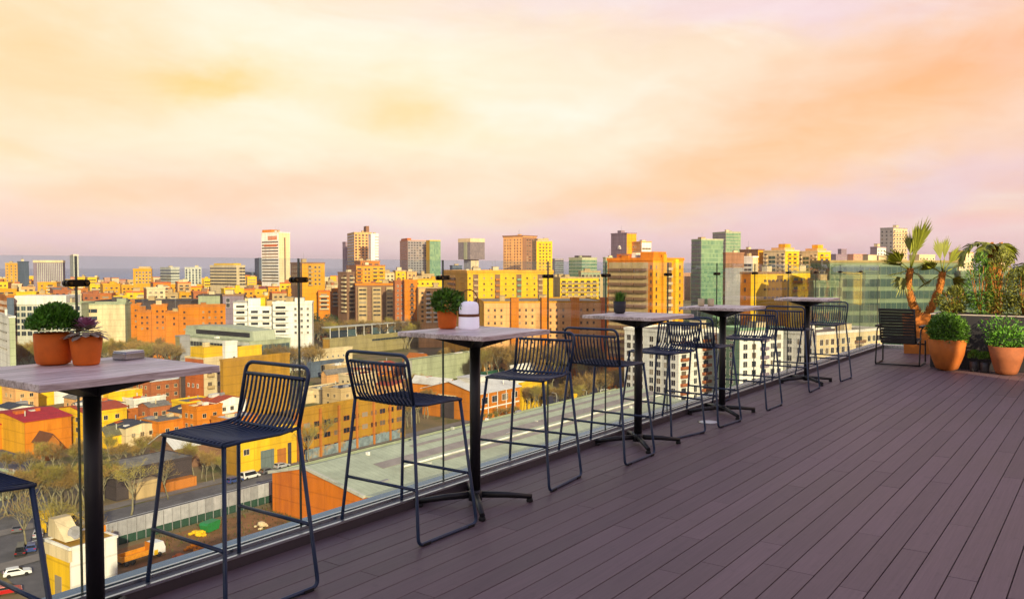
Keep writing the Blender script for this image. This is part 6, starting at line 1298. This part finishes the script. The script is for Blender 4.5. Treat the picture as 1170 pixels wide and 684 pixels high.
for (u, v, su, sv_, tilt, c, k) in BANKS:
    a0 = math.atan((u - CX)/F); z0 = math.sin(math.atan((Y0 - v)/F*math.cos(a0))); sa = su/F; sz = sv_/F
    da = lin(azw, 1/sa, -a0/sa); dz = op2('ADD', lin(zw, 1/sz, -z0/sz), lin(azw, -tilt/sz, a0*tilt/sz))
    q = op2('ADD', op2('MULTIPLY', da, da), op2('MULTIPLY', dz, dz)); g = op2('POWER', 2.718, lin(q, -1, 0)) if False else None
    e_ = N(t, 'ShaderNodeMath', operation='EXPONENT'); L(lin(q, -1, 0), e_.inputs[0])
    f_ = lin(e_.outputs[0], k, 0); mm = N(t, 'ShaderNodeMix', data_type='RGBA'); L(f_, mm.inputs[0]); L(cur, mm.inputs[6]); mm.inputs[7].default_value = s2l(c); cur = mm.outputs[2]
# fine ragged streaks over everything
mp3 = N(t, 'ShaderNodeMapping'); mp3.inputs['Scale'].default_value = (1, 1, 3.2); mp3.inputs['Rotation'].default_value = (R(8), R(-6), 0); L(D3, mp3.inputs[0])
n3 = N(t, 'ShaderNodeTexNoise'); n3.inputs['Scale'].default_value = 9; n3.inputs['Detail'].default_value = 9; n3.inputs['Roughness'].default_value = .6; n3.inputs['Distortion'].default_value = .8; L(mp3.outputs[0], n3.inputs['Vector'])
s3 = N(t, 'ShaderNodeMapRange'); s3.inputs[1].default_value = .3; s3.inputs[2].default_value = .7; s3.inputs[3].default_value = .972; s3.inputs[4].default_value = 1.02; L(n3.outputs[0], s3.inputs[0])
h3 = N(t, 'ShaderNodeHueSaturation'); L(s3.outputs[0], h3.inputs['Value']); s4 = N(t, 'ShaderNodeMapRange'); s4.inputs[1].default_value = .3; s4.inputs[2].default_value = .7; s4.inputs[3].default_value = 1.12; s4.inputs[4].default_value = .96; L(n3.outputs[0], s4.inputs[0]); L(s4.outputs[0], h3.inputs['Saturation']); L(cur, h3.inputs['Color']); cur = h3.outputs[0]
L(cur, bg2.inputs[0]); bg2.inputs[1].default_value = SKYS
ms.inputs[0].default_value = .88; L(bg.outputs[0], ms.inputs[1]); L(bg2.outputs[0], ms.inputs[2]); L(ms.outputs[0], out.inputs[0])

if HAZE:
    hz = MB(); hz.box(-15000, -15000, G - 3, 15000, 15000, 260); o = hz.build('haze', None and [] or [])
    m, t, out = nt('haze air'); pv = N(t, 'ShaderNodeVolumePrincipled'); pv.inputs['Color'].default_value = (.86, .80, .92, 1); pv.inputs['Density'].default_value = HAZE; pv.inputs['Anisotropy'].default_value = .2
    t.links.new(pv.outputs[0], out.inputs['Volume']); o.data.materials.append(m); o['kind'] = 'stuff'
    scene.cycles.volume_bounces = 0
vs = scene.view_settings; vs.view_transform = 'Standard'; vs.look = 'None'; vs.exposure = EXPO; vs.gamma = 1.0; vs.use_curve_mapping = False
scene.render.engine = 'CYCLES'; cy = scene.cycles; cy.use_denoising = True; cy.max_bounces = 6; cy.diffuse_bounces = 3; cy.glossy_bounces = 3; cy.transparent_max_bounces = 24; cy.transmission_bounces = 4
cy.sample_clamp_indirect = 6; cy.caustics_reflective = False; cy.caustics_refractive = False
